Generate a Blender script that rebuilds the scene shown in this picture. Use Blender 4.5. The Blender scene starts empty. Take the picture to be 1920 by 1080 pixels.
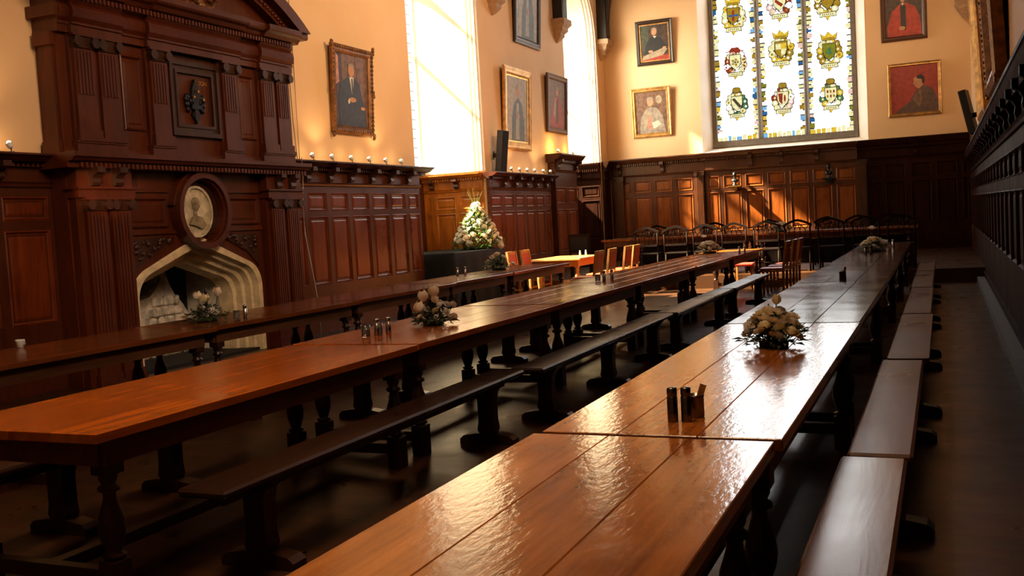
import bpy, bmesh, math, random
from mathutils import Vector, Matrix, Euler
random.seed(7)
PI = math.pi
SC = bpy.context.scene
COL = SC.collection

# ------------------------------------------------------------------ materials
def nmat(name):
    m = bpy.data.materials.new(name); m.use_nodes = True
    nt = m.node_tree; b = nt.nodes['Principled BSDF']
    return m, nt, b
def N(nt, t, **kw):
    n = nt.nodes.new(t)
    for k, v in kw.items():
        setattr(n, k, v)
    return n
def ramp(nt, fac, stops):
    r = N(nt, 'ShaderNodeValToRGB'); e = r.color_ramp.elements
    while len(e) < len(stops): e.new(0.5)
    for i, (p, c) in enumerate(stops):
        e[i].position = p; e[i].color = (*c, 1) if len(c) == 3 else c
    nt.links.new(fac, r.inputs[0]); return r.outputs[0]
def coords(nt, scale, which='Object'):
    tc = N(nt, 'ShaderNodeTexCoord'); mp = N(nt, 'ShaderNodeMapping')
    mp.inputs['Scale'].default_value = scale
    nt.links.new(tc.outputs[which], mp.inputs[0]); return mp.outputs[0]
def noise(nt, vec, scale=5, detail=4, rough=.55, dist=0):
    n = N(nt, 'ShaderNodeTexNoise'); n.inputs['Scale'].default_value = scale
    n.inputs['Detail'].default_value = detail; n.inputs['Roughness'].default_value = rough
    n.inputs['Distortion'].default_value = dist
    nt.links.new(vec, n.inputs['Vector']); return n.outputs['Fac']
def bump(nt, b, h, strength=.2, dist=.01):
    bp = N(nt, 'ShaderNodeBump'); bp.inputs['Strength'].default_value = strength
    bp.inputs['Distance'].default_value = dist
    nt.links.new(h, bp.inputs['Height']); nt.links.new(bp.outputs[0], b.inputs['Normal']); return bp
def mul(nt, a, k):
    m = N(nt, 'ShaderNodeMath', operation='MULTIPLY'); nt.links.new(a, m.inputs[0]); m.inputs[1].default_value = k; return m.outputs[0]
def wood(name, dark, light, rough=(.3, .5), axis='z', grain=14, bstr=.12, coat=0, spec=.5):
    m, nt, b = nmat(name)
    s = {'z': (grain, grain, 1.1), 'y': (grain, 1.1, grain), 'x': (1.1, grain, grain)}[axis]
    v = coords(nt, s)
    f = noise(nt, v, 1.6, 6, .6, .6)
    g = noise(nt, coords(nt, (1, 1, 1)), 1.3, 3)
    mx = N(nt, 'ShaderNodeMath', operation='ADD'); nt.links.new(mul(nt, f, .65), mx.inputs[0]); nt.links.new(mul(nt, g, .4), mx.inputs[1])
    nt.links.new(ramp(nt, mx.outputs[0], [(.34, dark), (.68, light)]), b.inputs['Base Color'])
    nt.links.new(ramp(nt, g, [(.3, (rough[0],)*3), (.7, (rough[1],)*3)]), b.inputs['Roughness'])
    b.inputs['Specular IOR Level'].default_value = spec
    if coat:
        b.inputs['Coat Weight'].default_value = coat; b.inputs['Coat Roughness'].default_value = .12
    bump(nt, b, f, bstr, .004)
    return m
def plain(name, col, rough=.5, metal=0, emit=0, ecol=None, var=.12, sub=0):
    m, nt, b = nmat(name)
    f = noise(nt, coords(nt, (1, 1, 1)), 9, 3)
    c2 = tuple(max(0, c*(1-var)) for c in col); c3 = tuple(min(1, c*(1+var)) for c in col)
    nt.links.new(ramp(nt, f, [(.35, c2), (.65, c3)]), b.inputs['Base Color'])
    b.inputs['Roughness'].default_value = rough; b.inputs['Metallic'].default_value = metal
    if emit:
        b.inputs['Emission Color'].default_value = (*(ecol or col), 1); b.inputs['Emission Strength'].default_value = emit
    return m
M = {}
M['wall_wood'] = wood('panel_oak', (.030, .0065, .0022), (.085, .017, .0035), (.26, .42), 'z', 10)
M['wall_wood_h'] = wood('panel_oak_rail', (.05, .011, .0035), (.14, .033, .0075), (.26, .42), 'y', 10)
M['wall_panel'] = wood('panel_field_oak', (.065, .0100, .0020), (.19, .032, .0045), (.24, .38), 'z', 10)
M['end_panel'] = wood('dais_panel_oak', (.075, .016, .0022), (.27, .07, .007), (.26, .4), 'z', 9)
M['sun_tinted_oak'] = wood('sun_painted_oak', (.16, .045, .006), (.42, .14, .014), (.25, .4), 'z', 9)  # panel oak made paler and golden: sunlight painted into the colour
M['fire_wood'] = wood('chimney_oak', (.042, .0075, .0022), (.115, .021, .004), (.28, .45), 'z', 9)
M['carved'] = wood('carved_oak', (.018, .006, .003), (.06, .018, .007), (.3, .5), 'z', 9)
M['end_wood'] = wood('dais_oak', (.025, .007, .002), (.085, .022, .0045), (.28, .45), 'z', 9)
M['right_wood'] = wood('shaded_oak', (.010, .003, .0015), (.032, .008, .003), (.55, .7), 'z', 9, spec=.05)  # darker copy of the panel oak, shade put into the colour
M['bench'] = wood('bench_oak', (.014, .005, .0025), (.04, .013, .006), (.24, .36), 'y', 12)
M['benchlight'] = wood('worn_bench_oak', (.055, .018, .007), (.12, .040, .014), (.2, .3), 'y', 12, spec=.35)
M['bench_brown'] = wood('brown_bench_oak', (.060, .020, .008), (.13, .045, .016), (.26, .36), 'y', 12, spec=.10)
M['leg'] = wood('leg_oak', (.016, .006, .003), (.05, .016, .007), (.28, .42), 'z', 9)
M['apron'] = wood('apron_oak', (.06, .022, .009), (.15, .056, .022), (.3, .45), 'y', 9)
M['lightoak'] = wood('light_oak', (.28, .12, .035), (.48, .23, .07), (.28, .4), 'z', 8)
M['lightoak_top'] = wood('light_oak_top', (.30, .14, .04), (.50, .26, .09), (.2, .3), 'y', 8)
M['darkchair'] = wood('dark_chair', (.004, .002, .0015), (.012, .005, .003), (.6, .75), 'z', 9, spec=.08)
M['beam'] = wood('roof_oak', (.008, .006, .006), (.022, .015, .012), (.4, .6), 'z', 6)

def table_mat(name, dark, light, width, nb, spec=.42, fw=.6, fs=(90, 6, 90), rr=(.12, .20)):
    m, nt, b = nmat(name)
    v = coords(nt, (11, .8, 11))
    f = noise(nt, v, 1.8, 6, .58, .35)
    fine = noise(nt, coords(nt, fs), 1.0, 3, .6)
    g = noise(nt, coords(nt, (1, 1, 1)), 2.2, 4)
    tc = N(nt, 'ShaderNodeTexCoord'); sp = N(nt, 'ShaderNodeSeparateXYZ'); nt.links.new(tc.outputs['Object'], sp.inputs[0])
    ad = N(nt, 'ShaderNodeMath', operation='MULTIPLY_ADD'); nt.links.new(sp.outputs['X'], ad.inputs[0]); ad.inputs[1].default_value = nb/width; ad.inputs[2].default_value = nb/2+10
    fl = N(nt, 'ShaderNodeMath', operation='FLOOR'); nt.links.new(ad.outputs[0], fl.inputs[0])
    wn = N(nt, 'ShaderNodeTexWhiteNoise', noise_dimensions='1D'); nt.links.new(fl.outputs[0], wn.inputs['W'])
    a1 = N(nt, 'ShaderNodeMath', operation='ADD'); nt.links.new(mul(nt, f, .55), a1.inputs[0]); nt.links.new(mul(nt, g, .35), a1.inputs[1])
    a2 = N(nt, 'ShaderNodeMath', operation='MULTIPLY_ADD'); nt.links.new(wn.outputs['Value'], a2.inputs[0]); a2.inputs[1].default_value = .12; nt.links.new(a1.outputs[0], a2.inputs[2])
    nt.links.new(ramp(nt, a2.outputs[0], [(.32, dark), (.50, tuple((x+y)/2 for x, y in zip(dark, light))), (.68, light)]), b.inputs['Base Color'])
    nt.links.new(ramp(nt, g, [(.3, (rr[0],)*3), (.7, (rr[1],)*3)]), b.inputs['Roughness'])
    hh = N(nt, 'ShaderNodeMath', operation='ADD'); nt.links.new(mul(nt, f, .3), hh.inputs[0]); nt.links.new(mul(nt, fine, fw), hh.inputs[1])
    h2 = N(nt, 'ShaderNodeMath', operation='MULTIPLY_ADD'); nt.links.new(noise(nt, coords(nt, (1, .5, 1)), 9, 2), h2.inputs[0]); h2.inputs[1].default_value = .35; nt.links.new(hh.outputs[0], h2.inputs[2])
    bump(nt, b, h2.outputs[0], .22, .003)
    b.inputs['Specular IOR Level'].default_value = spec
    return m
M['table_r'] = table_mat('table_top_honey', (.17, .042, .006), (.58, .19, .030), .83, 3, .45, 1.5, (42, 17, 42), (.10, .17))
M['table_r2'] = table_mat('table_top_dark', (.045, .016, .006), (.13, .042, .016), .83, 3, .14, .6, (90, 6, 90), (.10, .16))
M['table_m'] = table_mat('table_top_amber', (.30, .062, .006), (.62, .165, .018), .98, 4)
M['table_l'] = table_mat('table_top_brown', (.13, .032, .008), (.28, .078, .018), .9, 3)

m, nt, b = nmat('cream_plaster'); M['plaster'] = m
f = noise(nt, coords(nt, (1, 1, 1)), .7, 4)
nt.links.new(ramp(nt, f, [(.3, (.79, .51, .27)), (.7, (.86, .585, .335))]), b.inputs['Base Color']); b.inputs['Roughness'].default_value = .75
bump(nt, b, noise(nt, coords(nt, (1, 1, 1)), 30, 4), .08, .01)
m, nt, b = nmat('pale_plaster'); M['reveal'] = m
f = noise(nt, coords(nt, (1, 1, 1)), 1.5, 3)
nt.links.new(ramp(nt, f, [(.3, (.80, .72, .60)), (.7, (.88, .80, .68))]), b.inputs['Base Color']); b.inputs['Roughness'].default_value = .7

m, nt, b = nmat('parquet'); M['floor'] = m
tc = N(nt, 'ShaderNodeTexCoord'); br = N(nt, 'ShaderNodeTexBrick'); nt.links.new(tc.outputs['Object'], br.inputs[0])
br.inputs['Scale'].default_value = 1; br.inputs['Brick Width'].default_value = .45; br.inputs['Row Height'].default_value = .09; br.inputs['Mortar Size'].default_value = .002
br.inputs['Color1'].default_value = (.070, .028, .011, 1); br.inputs['Color2'].default_value = (.035, .016, .008, 1); br.inputs['Mortar'].default_value = (.01, .006, .004, 1)
nt.links.new(br.outputs['Color'], b.inputs['Base Color'])
f = noise(nt, coords(nt, (1, 1, 1)), 2.5, 4)
nt.links.new(ramp(nt, f, [(.3, (.26,)*3), (.7, (.40,)*3)]), b.inputs['Roughness'])
bump(nt, b, noise(nt, coords(nt, (3, 1, 1)), 12, 4), .12, .003); b.inputs['Specular IOR Level'].default_value = .18

M['stone'] = plain('limestone', (.78, .64, .40), .7, var=.15)
M['stone_grey'] = plain('window_stone', (.17, .145, .12), .8)
M['corbel'] = plain('corbel_stone', (.42, .27, .16), .8)
M['firebox'] = plain('soot', (.012, .011, .012), .9)
M['fireside'] = plain('whitewashed_brick', (.75, .70, .58), .8)
M['rubble'] = plain('pale_rubble', (.60, .56, .50), .85, var=.4)
M['marble'] = plain('old_marble', (.60, .52, .36), .45, var=.3)
M['marble_dark'] = plain('marble_relief', (.30, .23, .13), .5, var=.3)
M['iron'] = plain('black_iron', (.010, .010, .014), .4, .3)
M['gold'] = plain('gold_leaf', (.75, .42, .10), .35, .8)
M['gilt'] = plain('gilt_frame', (.55, .30, .09), .36, .55, var=.3)
M['gilt_dark'] = plain('worn_gilt', (.20, .085, .025), .4, .4, var=.35)
M['frame_dark'] = plain('ebonised_frame', (.035, .020, .015), .35)
M['frame_brown'] = plain('walnut_frame', (.09, .032, .016), .35)
M['steel'] = plain('polished_steel', (.55, .55, .56), .18, 1)
M['steel_dark'] = plain('tarnished_steel', (.16, .14, .13), .25, 1)
M['black'] = plain('black_plastic', (.010, .010, .012), .5)
M['cloth'] = plain('black_cloth', (.0025, .003, .005), .95)
M['white'] = plain('white_china', (.8, .8, .8), .25)
M['grey'] = plain('grey_skirting', (.10, .10, .11), .6)
M['leather'] = plain('red_leather', (.42, .055, .015), .4)
M['leather_b'] = plain('red_seat', (.75, .05, .03), .4)
M['leaf'] = plain('leaf_green', (.035, .075, .02), .5, var=.4)
M['leaf2'] = plain('leaf_grey_green', (.11, .15, .10), .5, var=.4)
M['leaf3'] = plain('bright_leaf', (.12, .24, .03), .5, var=.4)
M['petal'] = plain('cream_petal', (.95, .84, .66), .5, var=.05)
M['petal_w'] = plain('white_petal', (.95, .93, .88), .5, var=.04)
M['petal_y'] = plain('yellow_petal', (.92, .80, .48), .5, var=.06)
M['petal_p'] = plain('dusty_petal', (.70, .66, .60), .5, var=.08)
M['cord'] = plain('dark_cord', (.03, .02, .015), .6)
M['cordw'] = plain('pale_cord', (.55, .5, .45), .6)
M['bulb'] = plain('lamp_glow', (1, .8, .5), .3, emit=60, ecol=(1, .62, .28))
M['brass'] = plain('brass', (.6, .38, .12), .3, 1)
M['yellowglow'] = plain('yellow_paint', (.85, .55, .05), .4)

def translucent(key, k=.5):
    m = M[key]; nt = m.node_tree; b = nt.nodes['Principled BSDF']; out = nt.nodes['Material Output']
    t = N(nt, 'ShaderNodeBsdfTranslucent'); mx = N(nt, 'ShaderNodeMixShader'); mx.inputs[0].default_value = k
    nt.links.new(b.inputs['Base Color'].links[0].from_socket, t.inputs[0])
    nt.links.new(b.outputs[0], mx.inputs[1]); nt.links.new(t.outputs[0], mx.inputs[2]); nt.links.new(mx.outputs[0], out.inputs[0])
for k_ in ('petal', 'petal_w', 'petal_y', 'petal_p'): translucent(k_, .3)
for k_ in ('leaf', 'leaf2', 'leaf3'): translucent(k_, .3)

# ------------------------------------------------------------------ mesh builder
class MB:
    """collects shapes; T maps builder coordinates to object coordinates"""
    def __init__(s, T=None):
        s.v = []; s.f = []; s.mi = []; s.sm = []; s.T = T; s.cur = 0; s.smooth = False
    def add(s, vs, fs):
        o = len(s.v)
        for p in vs:
            s.v.append(tuple(s.T(*p)) if s.T else tuple(p))
        for f in fs:
            s.f.append([o+i for i in f]); s.mi.append(s.cur); s.sm.append(s.smooth)
    def box(s, x0, x1, y0, y1, z0, z1):
        s.add([(x0,y0,z0),(x1,y0,z0),(x1,y1,z0),(x0,y1,z0),(x0,y0,z1),(x1,y0,z1),(x1,y1,z1),(x0,y1,z1)],
              [(0,3,2,1),(4,5,6,7),(0,1,5,4),(1,2,6,5),(2,3,7,6),(3,0,4,7)])
    def bbox(s, x0, x1, y0, y1, z0, z1, c=.006):
        """box with chamfered edges"""
        c = min(c, (x1-x0)/2.1, (y1-y0)/2.1, (z1-z0)/2.1)
        r = [(x0+c,x1-c,y0+c,y1-c,z0),(x0,x1,y0,y1,z0+c),(x0,x1,y0,y1,z1-c),(x0+c,x1-c,y0+c,y1-c,z1)]
        vs = []
        for i, (a, b_, d, e, z) in enumerate(r):
            if i in (0, 3): vs += [(a,d,z),(b_,d,z),(b_,e,z),(a,e,z)]
            else: vs += [(a+c,d,z),(b_-c,d,z),(b_,d+c,z),(b_,e-c,z),(b_-c,e,z),(a+c,e,z),(a,e-c,z),(a,d+c,z)]
        fs = [(3,2,1,0)]
        L = 4
        fs += [(0,1,L+1,L),(1,L+2,L+1),(1,2,L+3,L+2),(2,L+4,L+3),(2,3,L+5,L+4),(3,L+6,L+5),(3,0,L+7,L+6),(0,L,L+7)]
        for k in range(8): fs.append((L+k, L+(k+1)%8, L+8+(k+1)%8, L+8+k))
        U = 20; L = 12
        fs += [(U,U+3,U+2,U+1)[::-1]]
        fs += [(L,L+1,U+1,U),(L+1,L+2,U+1),(L+2,L+3,U+2,U+1),(L+3,L+4,U+2),(L+4,L+5,U+3,U+2),(L+5,L+6,U+3),(L+6,L+7,U,U+3),(L+7,L,U)]
        s.add(vs, fs)
    def prism(s, pts, a, b_, axis='y'):
        """extrude 2D polygon; axis y: pts=(x,z); x: pts=(y,z); z: pts=(x,y)"""
        n = len(pts)
        def P(p, t):
            return {'y': (p[0], t, p[1]), 'x': (t, p[0], p[1]), 'z': (p[0], p[1], t)}[axis]
        s.add([P(p, a) for p in pts]+[P(p, b_) for p in pts],
              [tuple(range(n))[::-1], tuple(range(n, 2*n))]+[(i, (i+1) % n, n+(i+1) % n, n+i) for i in range(n)])
    def band(s, A, B, a, b_, axis='x'):
        """solid between two equal-length open 2D polylines, extruded"""
        for i in range(len(A)-1):
            s.prism([A[i], A[i+1], B[i+1], B[i]], a, b_, axis)
    def lathe(s, prof, c=(0,0,0), seg=14, rot=None):
        vs = []; n = len(prof)
        for r, z in prof:
            for k in range(seg):
                t = 2*PI*k/seg; p = Vector((r*math.cos(t), r*math.sin(t), z))
                if rot: p = rot @ p
                vs.append((p.x+c[0], p.y+c[1], p.z+c[2]))
        fs = []
        for i in range(n-1):
            for k in range(seg):
                fs.append((i*seg+k, i*seg+(k+1) % seg, (i+1)*seg+(k+1) % seg, (i+1)*seg+k))
        fs.append(tuple(range(seg))[::-1]); fs.append(tuple((n-1)*seg+k for k in range(seg)))
        sm = s.smooth; s.smooth = True; s.add(vs, fs); s.smooth = sm
    def tube(s, pts, r, seg=6):
        pts = [Vector(p) for p in pts]; vs = []; n = len(pts)
        for i, p in enumerate(pts):
            d = (pts[min(i+1, n-1)]-pts[max(i-1, 0)]).normalized()
            q = d.to_track_quat('Z', 'Y'); rr = r[i] if isinstance(r, (list, tuple)) else r
            for k in range(seg):
                t = 2*PI*k/seg; w = q @ Vector((rr*math.cos(t), rr*math.sin(t), 0))+p; vs.append(tuple(w))
        fs = [tuple(range(seg))[::-1], tuple((n-1)*seg+k for k in range(seg))]
        for i in range(n-1):
            for k in range(seg): fs.append((i*seg+k, i*seg+(k+1) % seg, (i+1)*seg+(k+1) % seg, (i+1)*seg+k))
        sm = s.smooth; s.smooth = True; s.add(vs, fs); s.smooth = sm
    def ball(s, c, r, seg=10, rings=6, sq=(1,1,1), rot=None):
        pr = []
        vs = []
        for i in range(rings+1):
            ph = PI*i/rings
            for k in range(seg):
                t = 2*PI*k/seg
                p = Vector((r*sq[0]*math.sin(ph)*math.cos(t), r*sq[1]*math.sin(ph)*math.sin(t), -r*sq[2]*math.cos(ph)))
                if rot: p = rot @ p
                vs.append((p.x+c[0], p.y+c[1], p.z+c[2]))
        fs = []
        for i in range(rings):
            for k in range(seg): fs.append((i*seg+k, i*seg+(k+1) % seg, (i+1)*seg+(k+1) % seg, (i+1)*seg+k))
        sm = s.smooth; s.smooth = True; s.add(vs, fs); s.smooth = sm
    def build(s, name, mats, parent=None, loc=(0,0,0), fix=True):
        me = bpy.data.meshes.new(name); me.from_pydata(s.v, [], s.f)
        if not isinstance(mats, (list, tuple)): mats = [mats]
        for m_ in mats: me.materials.append(M[m_] if isinstance(m_, str) else m_)
        for p, i, q in zip(me.polygons, s.mi, s.sm): p.material_index = i; p.use_smooth = q
        if fix:
            bm = bmesh.new(); bm.from_mesh(me); bmesh.ops.remove_doubles(bm, verts=bm.verts, dist=1e-6) if s.smooth_any() else None
            bmesh.ops.recalc_face_normals(bm, faces=bm.faces); bm.to_mesh(me); bm.free()
        me.update()
        o = bpy.data.objects.new(name, me); COL.objects.link(o); o.location = loc
        if parent: o.parent = parent
        return o
    def smooth_any(s): return False
def tag(o, label=None, cat=None, group=None, kind=None):
    if label: o['label'] = label
    if cat: o['category'] = cat
    if group: o['group'] = group
    if kind: o['kind'] = kind
    return o
def empty(name, loc=(0,0,0), rz=0, **kw):
    o = bpy.data.objects.new(name, None); COL.objects.link(o); o.location = loc; o.rotation_euler = (0,0,rz)
    o.empty_display_size = .1
    return tag(o, **kw)
def copy_tree(o, loc=None, rz=None, label=None):
    c = o.copy(); COL.objects.link(c)
    for ch in list(o.children):
        d = copy_tree(ch); d.parent = c; d.matrix_parent_inverse = ch.matrix_parent_inverse.copy()
    if loc is not None: c.location = loc
    if rz is not None: c.rotation_euler = (0,0,rz)
    if label: c['label'] = label
    return c
def move(o, loc, rz, label):
    o.location = loc; o.rotation_euler = (0,0,rz); o['label'] = label; return o
def place_all(proto, items):
    for i, (loc, rz, label) in enumerate(items):
        if i == 0: first = (loc, rz, label)
        else: copy_tree(proto, loc, rz, label)
    move(proto, *first)

# ------------------------------------------------------------------ room dimensions
XL, XR, YE, YF = -8.75, .72, 27.5, -4.0     # plaster faces: left, right, end wall and wall behind the camera
TH = 1.58                                   # thickness of the left wall (depth of its window bays)
B1, B2 = (16.0, 19.05), (24.2, 26.85)
SPR = 6.35; WT = 9.6
DZ, DY = .25, 19.4                          # dais
S = dict(kind='structure')

def slab(name, pieces, mat, label):
    b_ = MB()
    for p in pieces: b_.box(*p)
    return tag(b_.build(name, mat), label=label, **S)
slab('floor', [(-10.3, .95, YF-.2, 29.3, -.12, 0)], 'floor', 'dark polished parquet floor of the hall')
slab('dais', [(-8.72, .70, DY, YE, 0, DZ)], 'floor', 'low dark wooden dais across the far end of the hall')
# left wall with two arched bays and a hole for the fireplace
b_ = MB()
x0, x1 = XL-TH, XL
b_.box(x0, x1, YF, 8.62, 0, WT); b_.box(x0, x1, 8.62, 10.98, 1.75, WT); b_.box(x0, x1, 10.98, B1[0], 0, WT)
b_.box(x0, x1, B1[1], B2[0], 0, WT); b_.box(x0, x1, B2[1], YE+.6, 0, WT)
for (a, c) in (B1, B2):
    r = (c-a)/2; m_ = (a+c)/2; n = 20
    for k in range(n):
        t0 = PI-PI*k/n; t1 = PI-PI*(k+1)/n
        p0 = (m_+r*math.cos(t0), SPR+1.25*r*math.sin(t0)); p1 = (m_+r*math.cos(t1), SPR+1.25*r*math.sin(t1))
        b_.prism([p0, p1, (p1[0], WT), (p0[0], WT)], x0, x1, 'x')
tag(b_.build('wall_left', 'plaster'), label='cream plastered long left wall with two deep arched window bays', **S)
# end wall with the big window opening
WX0, WX1, WZ0, WZT = -6.02, -1.72, 3.12, 7.6
wm = (WX0+WX1)/2; wr = (WX1-WX0)/2
b_ = MB()
b_.box(XL-.1, WX0, YE, YE+.7, 0, WT+2.5); b_.box(WX1, XR+.3, YE, YE+.7, 0, WT+2.5); b_.box(WX0, WX1, YE, YE+.7, 0, WZ0)
for k in range(20):
    t0 = PI-PI*k/20; t1 = PI-PI*(k+1)/20
    p0 = (wm+wr*math.cos(t0), WZT+1.0*wr*math.sin(t0)); p1 = (wm+wr*math.cos(t1), WZT+1.0*wr*math.sin(t1))
    b_.prism([p0, p1, (p1[0], WT+2.5), (p0[0], WT+2.5)], YE, YE+.7, 'y')
tag(b_.build('wall_end', 'plaster'), label='cream plastered end wall around the great heraldic window', **S)
# pale splay around the end window
b_ = MB()
def splay(mb, x, xo, z0, z1): mb.prism([(x, YE-.004), (xo, YE+.45), (xo, YE+.69), (x, YE+.69)], z0, z1, 'z')
splay(b_, WX0-.002, WX0+.22, WZ0, WZT); splay(b_, WX1+.002, WX1-.27, WZ0, WZT)
b_.prism([(YE-.004, WZ0-.002), (YE+.45, WZ0+.13), (YE+.69, WZ0+.13), (YE+.69, WZ0-.002)], WX0, WX1, 'x')
tag(b_.build('trim_1', 'reveal'), label='pale splayed reveal and sill around the heraldic window', **S)
slab('wall_right', [(XR, XR+.3, YF, YE+.6, 0, WT)], 'plaster', 'cream plastered right wall above dark panelling')
slab('wall_front', [(XL-TH, XR+.3, YF-.3, YF, 0, WT+2.5)], 'plaster', 'plain plastered wall behind the viewer')
b_ = MB()
b_.prism([(XL-TH, WT), (-4, WT+2.4), (-4, WT+2.6), (XL-TH, WT+.2)], YF-.3, YE+.7); b_.prism([(XR+.3, WT), (-4, WT+2.4), (-4, WT+2.6), (XR+.3, WT+.2)], YF-.3, YE+.7)
tag(b_.build('ceiling', 'beam'), label='dark timber pitched roof of the hall', **S)

# ------------------------------------------------------------------ bay windows
def glass_mat(name, strength, col, pattern):
    m, nt, b = nmat(name); nt.nodes.remove(b)
    out = nt.nodes['Material Output']
    tr = N(nt, 'ShaderNodeBsdfTransparent'); em = N(nt, 'ShaderNodeEmission'); mx = N(nt, 'ShaderNodeMixShader')
    br = N(nt, 'ShaderNodeTexBrick'); tc = N(nt, 'ShaderNodeTexCoord')
    mp = N(nt, 'ShaderNodeMapping'); mp.inputs['Rotation'].default_value = (PI/2, 0, PI/2) ; nt.links.new(tc.outputs['Object'], mp.inputs[0]); nt.links.new(mp.outputs[0], br.inputs[0])
    br.offset = 0; br.inputs['Scale'].default_value = 1; br.inputs['Brick Width'].default_value = .2; br.inputs['Row Height'].default_value = .28; br.inputs['Mortar Size'].default_value = .012
    br.inputs['Color1'].default_value = (*col, 1); br.inputs['Color2'].default_value = (col[0]*.9, col[1]*.95, col[2]*.8, 1); br.inputs['Mortar'].default_value = (.02, .02, .02, 1)
    nt.links.new(br.outputs['Color'], em.inputs[0]); em.inputs[1].default_value = strength
    tr.inputs[0].default_value = (.95, .93, .88, 1)
    mx.inputs[0].default_value = .35
    nt.links.new(tr.outputs[0], mx.inputs[1]); nt.links.new(em.outputs[0], mx.inputs[2]); nt.links.new(mx.outputs[0], out.inputs[0])
    return m
M['bayglass'] = glass_mat('leaded_glass', 3.2, (1, .95, .84), 0)
def bay_window(i, a, c, label):
    xg = XL-TH+.06
    r = (c-a)/2; m_ = (a+c)/2
    e = empty('window_%d' % i, (xg, m_, 0), label=label, kind='structure')
    def T(x, y, z): return (x, y, z)
    b_ = MB(); zs = 2.66
    n = 16; top = [(r*math.cos(PI-PI*k/n), SPR+1.25*r*math.sin(PI-PI*k/n)) for k in range(n+1)]
    b_.prism([(-r, zs)]+top+[(r, zs)], -.012, .012, 'x'); b_.build('glass', 'bayglass', e)
    b_ = MB()
    inner = [((r-.045)*math.cos(PI-PI*k/n), SPR+1.25*(r-.045)*math.sin(PI-PI*k/n)) for k in range(n+1)]
    b_.band([(-r, zs)]+top+[(r, zs)], [(-r+.045, zs)]+inner+[(r-.045, zs)], -.03, .04, 'x')
    b_.box(-.05, .08, -r, r, zs-.05, zs+.12)
    b_.build('stone_frame', 'reveal', e)
    for y in (-r/3, r/3):
        b_ = MB(); b_.box(-.04, .06, y-.035, y+.035, zs+.1, SPR+1.15); b_.build('mullion', 'reveal', e)
    b_ = MB(); b_.box(-.03, .05, -r+.03, r-.03, 5.08, 5.13)
    b_.build('transom', 'reveal', e)
    b_ = MB()
    for q in (-1, 0, 1):
        for k in range(8):
            t0, t1 = PI*k/8, PI*(k+1)/8
            rr = r/3-.05
            for base in (6.35,):
                p0 = (q*2*r/3+rr*math.cos(t0), base+rr*.8*math.sin(t0)); p1 = (q*2*r/3+rr*math.cos(t1), base+rr*.8*math.sin(t1))
                b_.prism([p0, p1, (p1[0]*1.0, base+.36), (p0[0], base+.36)], -.04, .07, 'x')
    b_.build('tracery', 'reveal', e)
bay_window(1, *B1, 'tall arched leaded window in the deep bay beyond the chimneypiece')
bay_window(2, *B2, 'tall arched leaded window in the far bay beside the dais')
for i, (a, c) in enumerate((B1, B2)):
    slab('wall_bay_%d' % (i+1), [(XL-TH, XL-TH+.12, a, c, 0, 2.64)], 'wall_wood', 'panelled wall below the bay window sill, %s' % ('behind the black draped table' if i == 0 else 'beside the dais'))
# pale lining of the bay sides (sunlit splays) with a roll moulding at the arris
for i, (a, c) in enumerate((B1, B2)):
    b_ = MB()
    zb = 2.62 if i == 0 else 3.05
    b_.box(XL-TH+.02, XL+.004, c-.03, c+.001, zb, SPR)
    r = (c-a)/2; m_ = (a+c)/2; n = 20
    o1 = [(m_+r*math.cos(PI*k/n), SPR+1.25*r*math.sin(PI*k/n)) for k in range(n+1)]
    i1 = [(m_+(r-.03)*math.cos(PI*k/n), SPR+1.25*(r-.03)*math.sin(PI*k/n)) for k in range(n+1)]
    b_.band(o1, i1, XL-TH+.02, XL+.004, 'x')
    for k in range(3):
        xx = XL-.07-k*.09
        o2 = [(m_+(r-.03)*math.cos(PI*k2/n), SPR+1.25*(r-.03)*math.sin(PI*k2/n)) for k2 in range(n+1)]
        i2 = [(m_+(r-.06)*math.cos(PI*k2/n), SPR+1.25*(r-.06)*math.sin(PI*k2/n)) for k2 in range(n+1)]
        b_.band(o2, i2, xx-.025, xx+.025, 'x'); b_.box(xx-.025, xx+.025, c-.06, c-.03, zb, SPR)
    tag(b_.build('trim_%d' % (i+2), 'reveal'), label='pale moulded reveal of the %s window bay' % ('near' if i == 0 else 'far'), **S)

# ------------------------------------------------------------------ great heraldic window
def emis(name, col, s):
    m, nt, b = nmat(name); nt.nodes.remove(b); em = N(nt, 'ShaderNodeEmission')
    f = noise(nt, coords(nt, (1, 1, 1)), 14, 3)
    c2 = tuple(c*.72 for c in col)
    nt.links.new(ramp(nt, f, [(.35, c2), (.62, col)]), em.inputs[0])
    em.inputs[1].default_value = s; nt.links.new(em.outputs[0], nt.nodes['Material Output'].inputs[0]); return m
m, nt, b = nmat('clear_quarries'); nt.nodes.remove(b); em = N(nt, 'ShaderNodeEmission')
br = N(nt, 'ShaderNodeTexBrick'); mp = N(nt, 'ShaderNodeMapping'); tc = N(nt, 'ShaderNodeTexCoord'); mp.inputs['Rotation'].default_value = (PI/2, 0, 0)
nt.links.new(tc.outputs['Object'], mp.inputs[0]); nt.links.new(mp.outputs[0], br.inputs[0])
br.offset = 0; br.inputs['Scale'].default_value = 1; br.inputs['Brick Width'].default_value = .4; br.inputs['Row Height'].default_value = .62; br.inputs['Mortar Size'].default_value = .004
br.inputs['Color1'].default_value = (1, .985, .95, 1); br.inputs['Color2'].default_value = (.96, .98, 1, 1); br.inputs['Mortar'].default_value = (.45, .44, .42, 1)
nt.links.new(br.outputs['Color'], em.inputs[0]); em.inputs[1].default_value = 8.0
nt.links.new(em.outputs[0], nt.nodes['Material Output'].inputs[0]); M['clear'] = m
M['g_yel'] = emis('glass_yellow', (.95, .62, .05), .95)
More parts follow.
